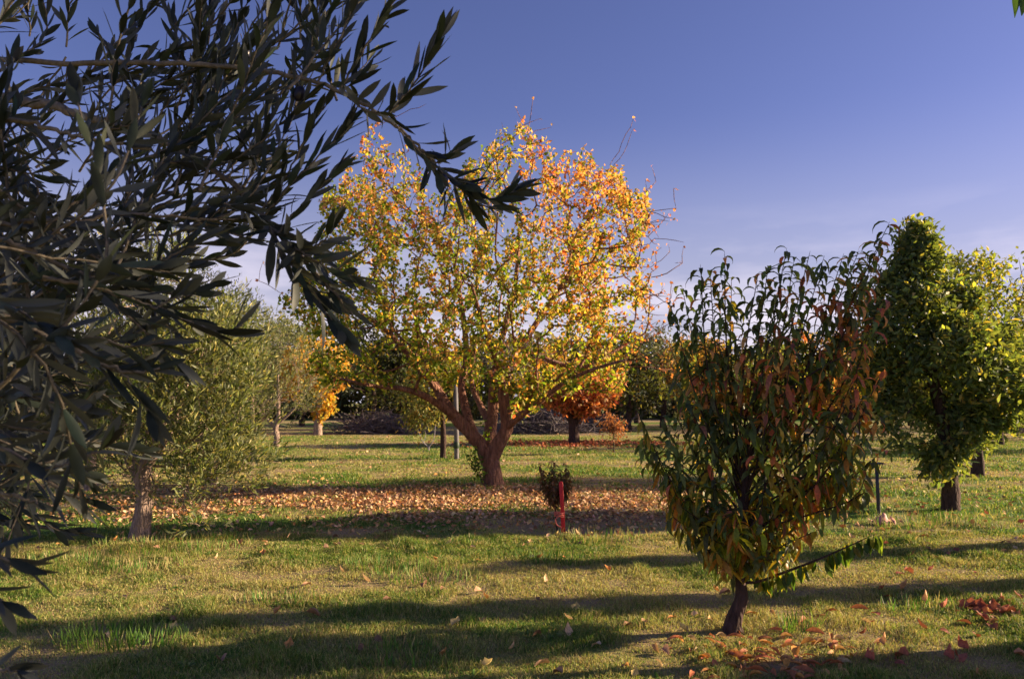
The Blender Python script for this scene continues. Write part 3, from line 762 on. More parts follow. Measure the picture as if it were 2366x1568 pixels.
def olive(label, u, v, w, h, ntip, per, L=.055, trunk=None, zlow=.5, group='olive trees in the left row', lean=0, cols=OC, wts=OW, dens=.36):
    b_ = G(u, v)
    tr_ = trunk or [(0, 0, -.08, .13), (.02, 0, .25, .10), (-.03, 0, .6, .09), (.05, 0, 1.0, .07), (lean, 0, h * .6, .035)]
    hz_ = (h - zlow) / 2
    bl = [(lean, 0, zlow + hz_, w, w, hz_), (lean - w * .35, .2, zlow + hz_ * 1.25, w * .55, w * .6, hz_ * .8), (lean + w * .4, -.2, zlow + hz_ * .85, w * .6, w * .6, hz_ * .8), (lean + .1, .1, h - hz_ * .45, w * .45, w * .45, hz_ * .55)]
    return make_tree('olive_tree', label, 'tree', b_, tr_, bl, ntip, per, L, L * .23, cols, wts, M_olive, M_bark_olive, prof='thin3', up=.9, along=.30, spread=.10, kap=.3, group=group, thr=dens, twig=.003, lumps=14, lump=.3, lump_up=1.7, ns=1.9, limbs=[[(0, 0, .6, .06), (-w * .3, .1, 1.1, .05), (-w * .5, .2, 1.6, .025)], [(0, 0, .7, .05), (w * .3, -.1, 1.2, .04), (w * .5, -.2, 1.7, .02)]])
b_ = G(325, 1240)
olive('near silvery olive tree with a pale forked trunk, at the left of the lawn', 325, 1240, 1.08, 2.9, 1500, 18, L=.082, zlow=.36, lean=.26, dens=.41,
      trunk=[(-.02, 0, -.08, .14), (.0, 0, .15, .105), (.03, 0, .45, .085), (.0, 0, .75, .08), (.2, 0, 1.2, .055), (.35, 0, 1.9, .03)])
olive('olive tree second in the left row, its thin pale trunk half hidden by foliage', 487, 1118, 1.25, 3.5, 800, 13, L=.07, zlow=.35)
olive('third olive tree of the left row, a dark rounded crown above a short dark trunk', 575, 1062, 1.7, 3.7, 620, 12, L=.09, zlow=.5)
olive('olive tree farther along the left row with a reddish trunk in the sun', 638, 1030, 1.9, 4.1, 560, 12, L=.10, zlow=.9)
olive('tall golden green tree glimpsed behind the foreground olive branches on the far left', 210, 1130, 2.0, 4.5, 900, 13, L=.09, zlow=.7, group='trees behind the left row', cols=[(.26, .27, .06), (.34, .30, .07), (.18, .2, .06)], wts=[3, 3, 2])
olive('dark olive tree at the left edge, behind the near branches', -120, 1105, 2.0, 3.6, 600, 12, L=.09, zlow=.4, group='trees behind the left row')
olive('olive tree low on the left edge, glimpsed through the foreground leaves', 60, 1065, 2.3, 4.2, 600, 12, L=.11, zlow=.5, group='trees behind the left row')

# yellow tree at the end of the row
YC = [(.62, .42, .06), (.66, .34, .06), (.40, .36, .06)]
d_ = 34; make_tree('autumn_tree', 'small yellow leaved tree with a bright pale trunk at the end of the olive row', 'tree', xy(738, d_), [(0, 0, -.1, .22), (0, 0, .5, .17), (.05, 0, 1.2, .12), (0, 0, 2.6, .06)],
                   [(0, 0, 3.0, 1.9, 1.6, 1.4), (-.9, 0, 2.6, 1.2, 1.2, 1.0), (.2, 0, 1.15, .55, .5, .6)], 420, 8, .17, .12, YC, [3, 2, 2], M_leaf, M_bark_olive, 'oval', twig=.008)
# slim tree and white post behind the big trunk
d_ = 20.5; make_tree('young_tree', 'slim tree with a dark stem and weeping olive green foliage, left of the white post', 'tree', xy(1024, d_), [(0, 0, -.05, .085), (.02, 0, .5, .075), (-.01, 0, 1.1, .06), (0, 0, 1.6, .05), (-.2, 0, 2.1, .03)],
                   [(-.6, 0, 1.45, .75, .6, .75), (-.3, 0, 2.1, .8, .7, .5), (-.75, 0, .95, .35, .4, .45)], 260, 9, .11, .045, [(.16, .19, .05), (.28, .26, .07), (.3, .2, .06)], [4, 3, 1], M_leaf, M_bark_dark, 'oval', hang=-.9, twig=.004, rmax=.03)
pb = G(1055, 1060); base = (pb[0], pb[1], float(gz(*pb)))
post = thing('post', 'weathered whitish round post with a dark band, behind the big autumn trunk', 'post', base)
T = Tubes(); T.add([(base[0], base[1], base[2] - .1), (base[0] - .005, base[1], base[2] + .5), (base[0] - .02, base[1], base[2] + 1.2), (base[0] - .04, base[1], base[2] + 1.9), (base[0] - .04, base[1], base[2] + 1.901)], [.064, .063, .062, .06, .001], 14)
T.build('pole', plain_mat('weathered_white', (.15, .14, .145), .8, 0, .25, 8), post)
T = Tubes(); T.add([(base[0] - .008, base[1], base[2] + .28), (base[0] - .008, base[1], base[2] + .30), (base[0] - .009, base[1], base[2] + .42), (base[0] - .009, base[1], base[2] + .44)], [.067, .08, .08, .067], 14)
T.build('band', plain_mat('dark_band', (.02, .045, .02), .6), post)
# forked dry sapling
fb = G(990, 1040)
base = (fb[0], fb[1], float(gz(*fb))); fs = thing('bare_sapling', 'bare grey forked sapling on the far lawn, left of the slim tree', 'sapling', base)
T = Tubes(); b3 = np.array(base)
T.add([b3 - (0, 0, .05), b3 + (0, 0, .1)], [.035, .03], 6)
T.add(catmull([b3 + (0, 0, .08), b3 + (-.2, 0, .3), b3 + (-.33, .05, .62)], 8), np.linspace(.024, .006, 8), 5)
T.add(catmull([b3 + (0, 0, .08), b3 + (.16, 0, .35), b3 + (.2, .05, .9)], 8), np.linspace(.022, .006, 8), 5)
T.add(catmull([b3 + (-.15, 0, .25), b3 + (-.1, .1, .45), b3 + (-.12, .1, .6)], 6), np.linspace(.012, .004, 6), 4)
T.build('trunk', plain_mat('grey_bark', (.26, .23, .24), .9), fs)

# orange tree at the back
d_ = 27.0; OR = [(.62, .22, .08), (.62, .28, .10), (.40, .11, .06), (.34, .24, .06), (.24, .12, .06)]
make_tree('autumn_tree', 'orange red tree with short dark forked trunk, behind the big golden tree', 'tree', xy(1325, d_), [(0, 0, -.1, .22), (0, 0, .35, .17), (-.02, 0, .7, .16), (-.2, 0, 1.0, .11), (-.5, 0, 1.7, .06)],
          [(0, 0, 2.0, 1.5, 1.4, .8), (-.9, 0, 2.0, .8, .9, .6), (.9, 0, 1.9, .8, .9, .65), (.5, 0, 1.4, .55, .6, .45)], 560, 9, .14, .085, OR, [3, 3, 2, 1, 2], M_leaf, M_bark_dark, 'oval', twig=.006, hang=-.5,
          limbs=[[(0, 0, .65, .1), (.18, .1, 1.0, .10), (.35, .2, 1.7, .06)], [(0, 0, .5, .1), (.02, .3, 1.1, .08), (0, .6, 1.8, .05)], [(-.1, 0, .9, .1), (-.45, -.2, 1.15, .06), (-.9, -.3, 1.7, .04)]])
d_ = 22.3; make_tree('young_tree', 'little orange leaved sapling on a thin stem, right of the distant orange tree', 'sapling', xy(1417, d_), [(0, 0, -.05, .022), (0, 0, .4, .018), (.0, 0, .9, .012), (-.05, 0, 1.1, .008)],
          [(-.15, 0, .88, .22, .2, .22), (.1, 0, .6, .2, .2, .22), (.24, 0, .78, .14, .15, .14)], 90, 7, .07, .04, [(.36, .16, .07), (.30, .13, .06)], [3, 2], M_leaf, M_twig, 'oval', hang=-.6, twig=.003, rmax=.01)

# dense tree on the right and its neighbour
GC = [(.075, .115, .055), (.11, .16, .06), (.17, .21, .07), (.32, .30, .10)]
GR = [(.08, .125, .06), (.12, .17, .07), (.18, .23, .08), (.38, .36, .11)]
b_ = G(2195, 1178)
make_tree('leafy_tree', 'dense dark green tree with stout trunk and narrow spire top, on the right', 'tree', b_, [(0, 0, -.1, .135), (.02, 0, .3, .105), (0, 0, .8, .10), (-.05, 0, 1.3, .09), (-.25, 0, 2.2, .06), (-.3, 0, 3.3, .03)],
          [(-.3, 0, 3.62, .24, .26, .40), (-.3, 0, 3.62, .20, .22, .36), (-.3, 0, 3.3, .34, .36, .4), (-.72, .1, 2.92, .34, .4, .36), (-.38, 0, 2.75, .58, .6, .5), (.05, 0, 2.75, .45, .5, .42), (-.85, 0, 2.0, .5, .6, .62), (-.1, 0, 1.95, .9, .95, .8),
           (-.6, -.1, 1.15, .42, .5, .42), (-.15, -.1, .66, .24, .28, .30), (.15, -.1, 1.0, .3, .4, .4), (.6, 0, 1.75, .65, .8, .7), (.55, .1, 2.5, .4, .5, .4)],
          1650, 13, .11, .042, GR, [4, 4, 2, 1], M_green, M_bark_dark, 'oval', rosette=True, spread=.065, hang=-.15, thr=.45, ns=2.6, lumps=5, lump=.28, twig=.004, kap=.9, group='leafy trees on the right', shell=.6)
make_tree('leafy_tree', 'sunlit yellow green tree at the right edge, just behind the dense dark one', 'tree', G(2258, 1100), [(0, 0, -.1, .14), (.02, 0, .3, .115), (0, 0, 1.2, .10), (.2, 0, 2.0, .07)],
          [(.55, 0, 2.6, 1.7, 1.6, 1.3), (.1, 0, 3.8, .6, .7, .75), (1.0, 0, 3.9, .8, .8, .65), (-.4, 0, 2.0, .8, .9, .7), (1.6, 0, 2.3, 1.2, 1.2, 1.1)],
          900, 10, .12, .045, [(.12, .17, .05), (.22, .27, .06), (.42, .40, .08), (.09, .12, .045)], [3, 3, 3, 2], M_green, M_bark_dark, 'oval', rosette=True, spread=.08, hang=-.15, thr=.43, ns=1.8, twig=.005, kap=.8, group='leafy trees on the right')
make_tree('leafy_tree', 'green tree mostly cut off by the right edge of the picture', 'tree', xy(2620, 24), [(0, 0, -.1, .16), (0, 0, .8, .12), (0, 0, 2.2, .07)],
          [(0, 0, 2.7, 2.2, 2.0, 1.6), (-.9, 0, 2.3, 1.4, 1.4, 1.0)], 600, 10, .14, .055, GC, [3, 4, 3, 1], M_green, M_bark_dark, 'oval', rosette=True, spread=.1, thr=.38, group='leafy trees on the right')

# metal post with a small cross plate, and the pink scrap at its foot
mb = G(2031, 1190); base = (mb[0], mb[1], float(gz(*mb)))
mp_ = thing('metal_post', 'thin dark metal post topped by a short toothed cross plate, right of the peach tree', 'post', base)
M_metal = plain_mat('dark_metal', (.045, .05, .06), .5, .6, .2, 40)
T = Tubes(); b3 = np.array(base); T.add([b3 - (0, 0, .1), b3 + (-.005, 0, .3), b3 + (-.01, 0, .66), b3 + (-.01, 0, .661)], [.024, .023, .022, .001], 8); T.build('pole', M_metal, mp_)
slat('plate', b3 + (-.085, 0, .675), b3 + (.075, 0, .68), .02, .09, M_metal, mp_)
T = Tubes()
for k in range(5): T.add([b3 + (-.07 + k * .032, -.02, .668), b3 + (-.075 + k * .032, -.02, .64), b3 + (-.085 + k * .032, -.02, .62)], [.005, .005, .003], 4)
T.build('teeth', M_metal, mp_)
sb_ = G(2043, 1212); n = 14; uu, vv = np.meshgrid(np.linspace(-1, 1, n), np.linspace(-1, 1, n))
rad_ = np.clip(1.25 - .4 * np.hypot(uu, vv), .5, 1)
V = np.stack([sb_[0] + uu * .16 * rad_, sb_[1] + vv * .09, gz(sb_[0], sb_[1]) + .02 + .085 * np.exp(-(uu ** 2 + vv ** 2) * 1.1) * (.5 + 1.3 * vnoise(uu * 3 + 5, vv * 3 + 5)) + .05 * (vnoise(uu * 6, vv * 6 + 9) - .5)], -1).reshape(-1, 3)
i = np.arange(n - 1)[:, None] * n; j = np.arange(n - 1)[None]
tag(build('plastic_scrap', V, np.stack([i + j, i + j + 1, i + n + j + 1, i + n + j], -1).reshape(-1, 4), plain_mat('pink_scrap', (.50, .22, .18), .6, 0, .3, 12), origin=(sb_[0], sb_[1], 0)),
    'crumpled pale pink scrap lying on the grass at the foot of the thin metal post', 'scrap')

# ================================================================== the far edge of the orchard
DK = [(.04, .055, .03), (.065, .08, .035), (.09, .095, .045)]
PO = [(.15, .17, .09), (.20, .21, .12), (.11, .13, .07)]
BR = [(.34, .19, .06), (.24, .21, .06), (.42, .27, .08)]
far = [  # u, d, halfwidth, height, low, palette, label
    (860, 40, 2.3, 4.6, .7, DK, 'dark evergreen tree at the back, seen under the left limbs of the big autumn tree'),
    (925, 37, 1.2, 3.6, .8, DK, 'narrow dark tree at the back, right of the dark evergreen'),
    (700, 46, 3.6, 5.2, .8, PO, 'pale grey green tree at the far edge, behind the yellow tree'),
    (590, 40, 3.4, 5.0, .6, PO, 'pale green tree at the far edge, behind the olive row'),
    (460, 38, 3.2, 4.6, .4, BR, 'brownish tree at the far edge, behind the olive row'),
    (1010, 48, 2.6, 4.2, 1.0, BR, 'brownish tree at the back, behind the white post'),
    (1130, 50, 3.0, 4.4, .8, DK, 'dark tree at the back, behind the big autumn trunk'),
    (1235, 47, 2.4, 3.9, 1.0, BR, 'russet tree at the back, left of the distant orange tree'),
    (1450, 38, 1.9, 3.4, .9, DK, 'low dark tree at the back, right of the distant orange tree'),
    (1400, 46, 2.0, 3.7, 1.1, BR, 'brown and green tree at the back, behind the orange sapling'),
    (1470, 52, 3.0, 5.0, .5, DK, 'tall dark tree at the back, left of the pale willow like one'),
    (1530, 44, 2.0, 4.6, .6, PO, 'pale willow like tree at the back, partly behind the peach tree'),
    (1640, 40, 2.6, 4.0, .8, BR, 'brownish tree at the back, behind the left side of the peach tree'),
    (1790, 48, 3.0, 4.6, .8, DK, 'dark tree at the back, behind the middle of the peach tree'),
    (1960, 42, 3.0, 4.4, .9, BR, 'brown green tree at the back, behind the right side of the peach tree'),
    (2100, 46, 3.0, 4.8, .8, DK, 'dark tree at the back, behind the dense right tree'),
    (2330, 40, 2.2, 4.0, 1.0, BR, 'brownish tree at the back, between the trunks at the right edge'),
    (2480, 44, 3.0, 4.6, .8, PO, 'pale tree at the back, beyond the right edge'),
    (330, 46, 3.4, 5.0, .5, DK, 'dark tree at the far edge on the left, behind the near olive'),
]
for (u, d_, w, h, lo, cols, lab) in far:
    h *= 1.22; w *= 1.1
    hh = (h - lo) / 2
    make_tree('distant_tree', lab, 'tree', xy(u, d_), [(0, 0, -.1, .2), (0, 0, .6, .15), (.1, 0, 1.4, .12), (0, 0, h * .6, .06)],
              [(0, 0, lo + hh, w, w, hh), (-w * .4, 0, lo + hh * 1.3, w * .55, w * .6, hh * .65), (w * .4, 0, lo + hh * 1.1, w * .6, w * .6, hh * .7), (0, 0, lo + hh * 1.5, w * .4, w * .4, hh * .6)],
              340, 9, .26, .11, cols, [3, 3, 2], M_olive if cols is PO else M_green, M_bark_dark, 'thin3', twig=.01, group='trees along the far edge of the orchard', thr=.36, ns=.8, spread=.16)
# brush heaps
def brush(u, d_, w, h, label, n=520):
    x0, y0 = xy(u, d_); z0 = float(gz(x0, y0)); T = Tubes()
    for k in range(n):
        a = random.gauss(0, .45) * w; hh = h * math.exp(-(a / w) ** 2 * 1.6) * random.random(); b_ = random.gauss(0, .5)
        p0 = np.array((x0 + a, y0 + b_, z0 + hh)); dv = np.array((random.gauss(0, 1), random.gauss(0, .6), random.gauss(0, .45))) * .55
        T.add(catmull([p0 - dv, p0 + rng.normal(size=3) * .08, p0 + dv], 5), [.015, .014, .012, .010, .005], 3)
    for k in range(n // 12):
        p0 = np.array((x0 + random.gauss(0, .5) * w, y0 - .2, z0 + .1)); p1 = p0 + (random.gauss(0, .9), random.gauss(0, .3), h * random.uniform(.5, 1.25))
        T.add(catmull([p0, (p0 + p1) / 2 + rng.normal(size=3) * .15, p1], 6), np.linspace(.035, .01, 6), 4)
    T.V = [np.maximum(v, (-1e9, -1e9, z0)) for v in T.V]
    o = T.build('brush_pile', plain_mat('brush_' + str(u), (.15, .125, .13), .95, 0, .3, 6), origin=(x0, y0, z0)); tag(o, label, 'brush pile', 'heaps of cut branches at the back')
brush(1240, 36, 2.3, 1.15, 'grey heap of cut branches at the back, left of the distant orange tree')
brush(1370, 38, 1.5, .8, 'low grey heap of cut branches at the back, right of the distant orange tree', 300)
brush(880, 36, 2.2, .9, 'grey heap of cut branches in the shade under the dark evergreen')
brush(2340, 37, 2.0, .9, 'grey heap of cut branches behind the right edge trees', 300)
# far wood, one mass behind everything
n = 24000; x = (rng.random(n) * 2 - 1) * 75; y = 62 + rng.random(n) * 8
top = 3.6 + 4.0 * fbm(x * .12 + 40, x * 0 + 3, 3); z = rng.random(n) * top
Lf = Leaves(); Lf.add(np.stack([x, y, z], -1), rdir(n), rdir(n), .9, .5, .4, 'thin3', fold=.3, col=palette([(.06, .075, .035), (.1, .1, .05), (.14, .13, .07)], [3, 3, 2], n))
tag(Lf.build('distant_wood', M_green), 'low far off wood closing the view behind the orchard', 'wood', kind='stuff')

# ================================================================== foreground olive
fo = thing('olive_tree', 'dark foreground olive tree whose long leafy branches with black olives hang in from the left', 'tree', (-2.6, 1.5, 0))
g = Graph(40000)
tr_ = g.chain(-1, [(-2.6, 1.5, -.1), (-2.55, 1.5, .6), (-2.45, 1.55, 1.2)], [.16, .13, .11], .1)
g.chain(tr_[-1], [(-2.2, 1.6, 1.6), (-1.9, 1.6, 1.9), (-1.6, 1.6, 2.1)], [.08, .06, .045], .1)
g.chain(tr_[-1], [(-2.0, 1.5, 1.3), (-1.6, 1.5, 1.4), (-1.3, 1.5, 1.4)], [.06, .045, .03], .1)
g.chain(tr_[-1], [(-2.3, 1.4, 1.8), (-2.0, 1.35, 2.3), (-1.5, 1.3, 2.6)], [.06, .045, .03], .1)
g.tubes(.004, 2.2).build('trunk', M_bark_olive, fo)
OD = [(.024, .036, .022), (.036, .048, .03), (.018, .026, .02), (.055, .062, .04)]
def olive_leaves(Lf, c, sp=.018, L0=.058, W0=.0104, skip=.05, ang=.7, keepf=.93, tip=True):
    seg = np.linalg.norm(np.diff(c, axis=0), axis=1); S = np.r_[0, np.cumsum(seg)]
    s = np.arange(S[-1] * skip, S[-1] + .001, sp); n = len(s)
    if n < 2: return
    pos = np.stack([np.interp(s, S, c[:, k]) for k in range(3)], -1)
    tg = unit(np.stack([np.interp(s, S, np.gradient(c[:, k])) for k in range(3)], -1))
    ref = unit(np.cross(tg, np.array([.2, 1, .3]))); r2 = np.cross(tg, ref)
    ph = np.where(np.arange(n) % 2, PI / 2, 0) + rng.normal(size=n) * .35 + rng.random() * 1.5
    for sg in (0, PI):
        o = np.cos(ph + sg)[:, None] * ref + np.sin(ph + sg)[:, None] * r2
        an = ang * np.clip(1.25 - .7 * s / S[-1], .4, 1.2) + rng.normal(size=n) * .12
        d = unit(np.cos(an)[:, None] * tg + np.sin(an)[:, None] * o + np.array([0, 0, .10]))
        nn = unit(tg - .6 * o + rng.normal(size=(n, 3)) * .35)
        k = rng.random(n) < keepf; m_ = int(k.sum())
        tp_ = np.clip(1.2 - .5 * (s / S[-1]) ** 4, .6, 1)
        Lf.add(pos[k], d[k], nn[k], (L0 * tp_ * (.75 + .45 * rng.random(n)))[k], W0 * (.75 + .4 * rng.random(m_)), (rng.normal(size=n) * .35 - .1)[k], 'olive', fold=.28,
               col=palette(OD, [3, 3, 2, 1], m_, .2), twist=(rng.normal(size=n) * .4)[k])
    if tip:
        Lf.add(pos[-1:], tg[-1:], rdir(1), L0 * .8, W0 * .8, .1, 'olive', fold=.25, col=palette(OD, [3, 3, 2, 1], 1))
def branch(polys, label=None):
    """polys: list of (points (u,v,d), r0, r1, leaf options); the first is the main stem, the others its twigs"""
    T = Tubes(); Lf = Leaves(); c0 = None
    for (pl, r0, r1, opt) in polys:
        c = catmull([P(*a) for a in pl], max(8, 5 * len(pl))); 
        c[1:-1] += rng.normal(size=(len(c) - 2, 3)) * .0012
        T.add(c, np.linspace(r0, r1, len(c)), 6 if r0 > .004 else 5)
        if opt is not None: olive_leaves(Lf, c, **opt)
        if c0 is None: c0 = c
    b_ = T.build('branch', M_twig_olive, fo)
    if Lf.V: 
        V = np.concatenate(Lf.V)
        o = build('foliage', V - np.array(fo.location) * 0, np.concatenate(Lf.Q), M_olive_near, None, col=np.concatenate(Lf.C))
        # parent two levels deep, vertices kept relative to the tree's base
        me = o.data; co = np.empty(len(me.vertices) * 3, np.float32); me.vertices.foreach_get('co', co)
        me.vertices.foreach_set('co', (co.reshape(-1, 3) - np.array(fo.location, np.float32)).ravel()); o.parent = b_
    return b_
D0 = {}
# the long branch reaching over the autumn tree, with its twigs
mainb = [(-120, 132, 1.25), (0, 138, 1.25), (150, 146, 1.24), (300, 144, 1.22), (450, 149, 1.2), (560, 158, 1.2), (651, 170, 1.2), (735, 190, 1.2), (805, 222, 1.2), (851, 246, 1.2), (890, 275, 1.21), (939, 310, 1.22), (974, 345, 1.23), (1006, 380, 1.24), (1034, 408, 1.25), (1066, 437, 1.26)]
branch([
    (mainb, .0048, .0018, None),
    ([(1034, 408, 1.25), (1066, 437, 1.26), (1108, 454, 1.27), (1150, 458, 1.28), (1190, 440, 1.28)], .0018, .001, dict(sp=.013, ang=1.05, L0=.07, W0=.0145, keepf=1)),
    ([(974, 345, 1.23), (1010, 385, 1.24), (1034, 410, 1.25), (1080, 440, 1.24)], .0018, .001, dict(sp=.012, ang=.85, L0=.068, W0=.0135)),
    ([(910, 288, 1.2), (940, 320, 1.2), (985, 365, 1.2), (1010, 400, 1.2)], .0016, .001, dict(sp=.02, ang=.5, L0=.06)),
    ([(890, 272, 1.21), (925, 232, 1.2), (950, 204, 1.2), (985, 151, 1.19), (1010, 102, 1.18), (1022, 75, 1.18)], .002, .001, dict(sp=.019, ang=.55, L0=.068, W0=.013)),
    ([(880, 262, 1.22), (905, 262, 1.24), (925, 235, 1.26)], .0014, .001, dict(sp=.012, ang=.9, L0=.05)),
    ([(735, 188, 1.2), (763, 134, 1.19), (785, 90, 1.18), (810, 30, 1.17), (834, -20, 1.16)], .002, .001, dict(sp=.02, ang=.5, L0=.062)),
    ([(784, 210, 1.2), (820, 148, 1.2), (862, 81, 1.2), (900, 25, 1.2), (920, -10, 1.2)], .002, .001, dict(sp=.018, ang=.5, L0=.06)),
    ([(790, 215, 1.2), (815, 190, 1.22), (850, 140, 1.24)], .0015, .001, dict(sp=.014, ang=.8, L0=.055)),
    ([(805, 222, 1.2), (835, 250, 1.18), (880, 262, 1.16)], .0015, .001, dict(sp=.018, ang=1.2, L0=.05)),
    ([(1006, 380, 1.24), (1030, 360, 1.25), (1060, 345, 1.25)], .0015, .001, dict(sp=.014, ang=.8, L0=.05)),
    ([(1066, 437, 1.26), (1100, 470, 1.27), (1160, 480, 1.28)], .0012, .001, dict(sp=.03, ang=.4, L0=.05)),
])
# twigs rising to the right from the lower stem, left of the autumn tree
thick = [(-120, 215, 1.5), (0, 226, 1.48), (75, 238, 1.45), (130, 244, 1.42), (181, 266, 1.4), (311, 296, 1.36), (377, 326, 1.33), (422, 350, 1.3), (528, 416, 1.26), (600, 490, 1.22), (650, 548, 1.18), (720, 620, 1.12), (790, 690, 1.08)]
branch([
    (thick, .011, .002, None),
    (thick[8:], .003, .0015, dict(sp=.018, ang=.55, L0=.062)),
    ([(600, 490, 1.22), (640, 440, 1.22), (690, 350, 1.22), (725, 280, 1.22), (765, 225, 1.22)], .002, .001, dict(sp=.018, ang=.5, L0=.058)),
    ([(610, 500, 1.22), (660, 440, 1.2), (720, 380, 1.2), (780, 320, 1.2), (805, 290, 1.2)], .002, .001, dict(sp=.018, ang=.55, L0=.058)),
    ([(640, 540, 1.18), (690, 480, 1.2), (740, 430, 1.2), (785, 385, 1.2)], .002, .001, dict(sp=.017, ang=.5, L0=.058)),
    ([(560, 440, 1.26), (590, 380, 1.26), (610, 300, 1.26), (620, 240, 1.26)], .002, .001, dict(sp=.018, ang=.6, L0=.055)),
    ([(528, 416, 1.26), (550, 350, 1.28), (600, 260, 1.3), (650, 200, 1.3)], .002, .001, dict(sp=.018, ang=.6, L0=.055)),
    ([(620, 510, 1.2), (650, 580, 1.16), (690, 640, 1.12), (740, 700, 1.1), (780, 760, 1.08)], .002, .001, dict(sp=.018, ang=.4, L0=.072, W0=.0135)),
    ([(650, 548, 1.18), (710, 590, 1.12), (760, 620, 1.1), (810, 640, 1.08)], .002, .001, dict(sp=.016, ang=.75, L0=.066, W0=.013)),
    ([(690, 590, 1.16), (740, 560, 1.14), (770, 530, 1.12)], .0018, .001, dict(sp=.016, ang=.7, L0=.058)),
    ([(760, 660, 1.1), (790, 700, 1.08), (840, 760, 1.05)], .0014, .001, dict(sp=.04, ang=.25, L0=.072)),
    ([(422, 350, 1.3), (470, 310, 1.3), (520, 240, 1.3), (560, 190, 1.3)], .002, .001, dict(sp=.018, ang=.6, L0=.055)),
])
branch([([(-100, 268, 1.0), (0, 274, 1.0), (60, 281, 1.0), (130, 302, 1.0), (200, 320, 1.0), (260, 332, 1.0), (350, 346, 1.0)], .004, .002, dict(sp=.045, ang=.9, L0=.062)),
        ([(200, 320, 1.0), (250, 300, 1.0), (300, 290, .98)], .0018, .001, dict(sp=.018, ang=.7))])
branch([([(-100, 522, 1.0), (0, 518, 1.0), (121, 509, 1.0), (211, 506, 1.02), (247, 492, 1.03), (332, 494, 1.05), (453, 506, 1.08), (573, 512, 1.1)], .0035, .0015, dict(sp=.03, ang=.9, L0=.06)),
        ([(332, 494, 1.05), (360, 540, 1.05), (370, 600, 1.05), (358, 640, 1.05)], .0018, .001, dict(sp=.024, ang=.6)),
        ([(453, 506, 1.08), (500, 530, 1.08), (560, 545, 1.08)], .0018, .001, dict(sp=.018, ang=.5)),
        ([(420, 500, 1.08), (460, 470, 1.08), (520, 470, 1.08), (570, 490, 1.08)], .0018, .001, dict(sp=.018, ang=.5))])
branch([([(-60, 540, .95), (45, 567, .95), (121, 606, .96), (211, 639, .98), (302, 657, 1.0), (422, 678, 1.02), (490, 660, 1.03)], .004, .0015, dict(sp=.026, ang=.7, L0=.062)),
        ([(302, 657, 1.0), (380, 600, 1.0), (440, 570, 1.0), (500, 560, 1.0)], .0018, .001, dict(sp=.02, ang=.5)),
        ([(211, 639, .98), (260, 700, .98), (330, 760, .98), (400, 830, .98)], .0018, .001, dict(sp=.024, ang=.5, L0=.066))])
branch([([(100, 640, .95), (200, 660, .95), (302, 690, .95), (362, 711, .95), (438, 745, .96), (513, 769, .97), (560, 750, .97)], .0028, .0012, dict(sp=.024, ang=.45, L0=.066)),
        ([(362, 711, .95), (400, 690, .95), (450, 680, .95)], .0016, .001, dict(sp=.018, ang=.6))])
branch([([(-60, 700, .9), (15, 730, .9), (75, 760, .9), (151, 799, .9), (235, 841, .9), (300, 860, .9), (370, 850, .9)], .005, .0015, dict(sp=.022, ang=.6, L0=.064)),
        ([(235, 841, .9), (300, 880, .9), (340, 950, .9)], .0016, .001, dict(sp=.02, ang=.5, L0=.066)),
        ([(151, 799, .9), (220, 780, .9), (300, 800, .9), (380, 790, .9)], .0016, .001, dict(sp=.02, ang=.6, L0=.066))])
branch([([(-60, 1010, .85), (20, 1040, .85), (95, 1093, .85), (158, 1144, .85), (230, 1160, .85)], .003, .0012, dict(sp=.026, ang=.7, L0=.062)),
        ([(95, 1093, .85), (170, 1060, .85), (230, 1040, .85)], .0016, .001, dict(sp=.024, ang=.8, L0=.06))])
branch([([(-60, 1120, .8), (0, 1138, .8), (50, 1150, .8), (85, 1165, .8)], .0022, .0012, dict(sp=.03, ang=1.2, L0=.045))])
branch([([(-80, 1260, .75), (-20, 1280, .75), (30, 1300, .75), (70, 1310, .75)], .0022, .0012, dict(sp=.02, ang=.6, L0=.045))])
branch([([(-80, 1350, .75), (-30, 1370, .75), (10, 1390, .75)], .0022, .0012, dict(sp=.016, ang=.5, L0=.045))])
branch([([(-80, 1560, .75), (-20, 1550, .75), (30, 1548, .75), (60, 1552, .75)], .0022, .0012, dict(sp=.02, ang=.7, L0=.045))])
# fillers: many more twigs of the same tree
def fill(n, ur, vr, dr, ang, Lr=(.16, .34), sp=.020, poly=None):
    T = []; 
    while len(T) < n:
        u = random.uniform(*ur); v = random.uniform(*vr)
        if poly and not in_poly(np.array([u]), np.array([v]), poly)[0]: continue
        d = random.uniform(*dr); a = math.radians(random.uniform(*ang)); L = random.uniform(*Lr) * F / d
        u1 = u + math.cos(a) * L * .5; v1 = v - math.sin(a) * L * .5; u0 = u - math.cos(a) * L * .5; v0 = v + math.sin(a) * L * .5
        bend = random.gauss(0, .12) * L
        T.append(([(u0, v0, d + random.uniform(-.1, .1)), ((u0 + u1) / 2 - math.sin(a) * bend, (v0 + v1) / 2 - math.cos(a) * bend, d), (u1, v1, d + random.uniform(-.08, .08))], .0024, .001, dict(sp=sp, ang=random.uniform(.45, .85), L0=.053 * random.uniform(.85, 1.15))))
    branch(T)
fill(9, (-60, 420), (-40, 140), (1.0, 1.9), (20, 110))
fill(8, (400, 640), (-60, 110), (1.1, 1.6), (45, 100))
fill(9, (600, 800), (-60, 90), (1.15, 1.6), (50, 90))
fill(15, (-60, 330), (140, 520), (.9, 1.8), (10, 115))
fill(15, (300, 560), (170, 470), (1.1, 1.8), (20, 90))
fill(34, (-60, 170), (480, 1010), (.75, 1.6), (-110, 100))
fill(9, (150, 330), (500, 760), (1.0, 1.7), (-60, 50))
fill(6, (-60, 90), (960, 1130), (.85, 1.5), (-40, 40))
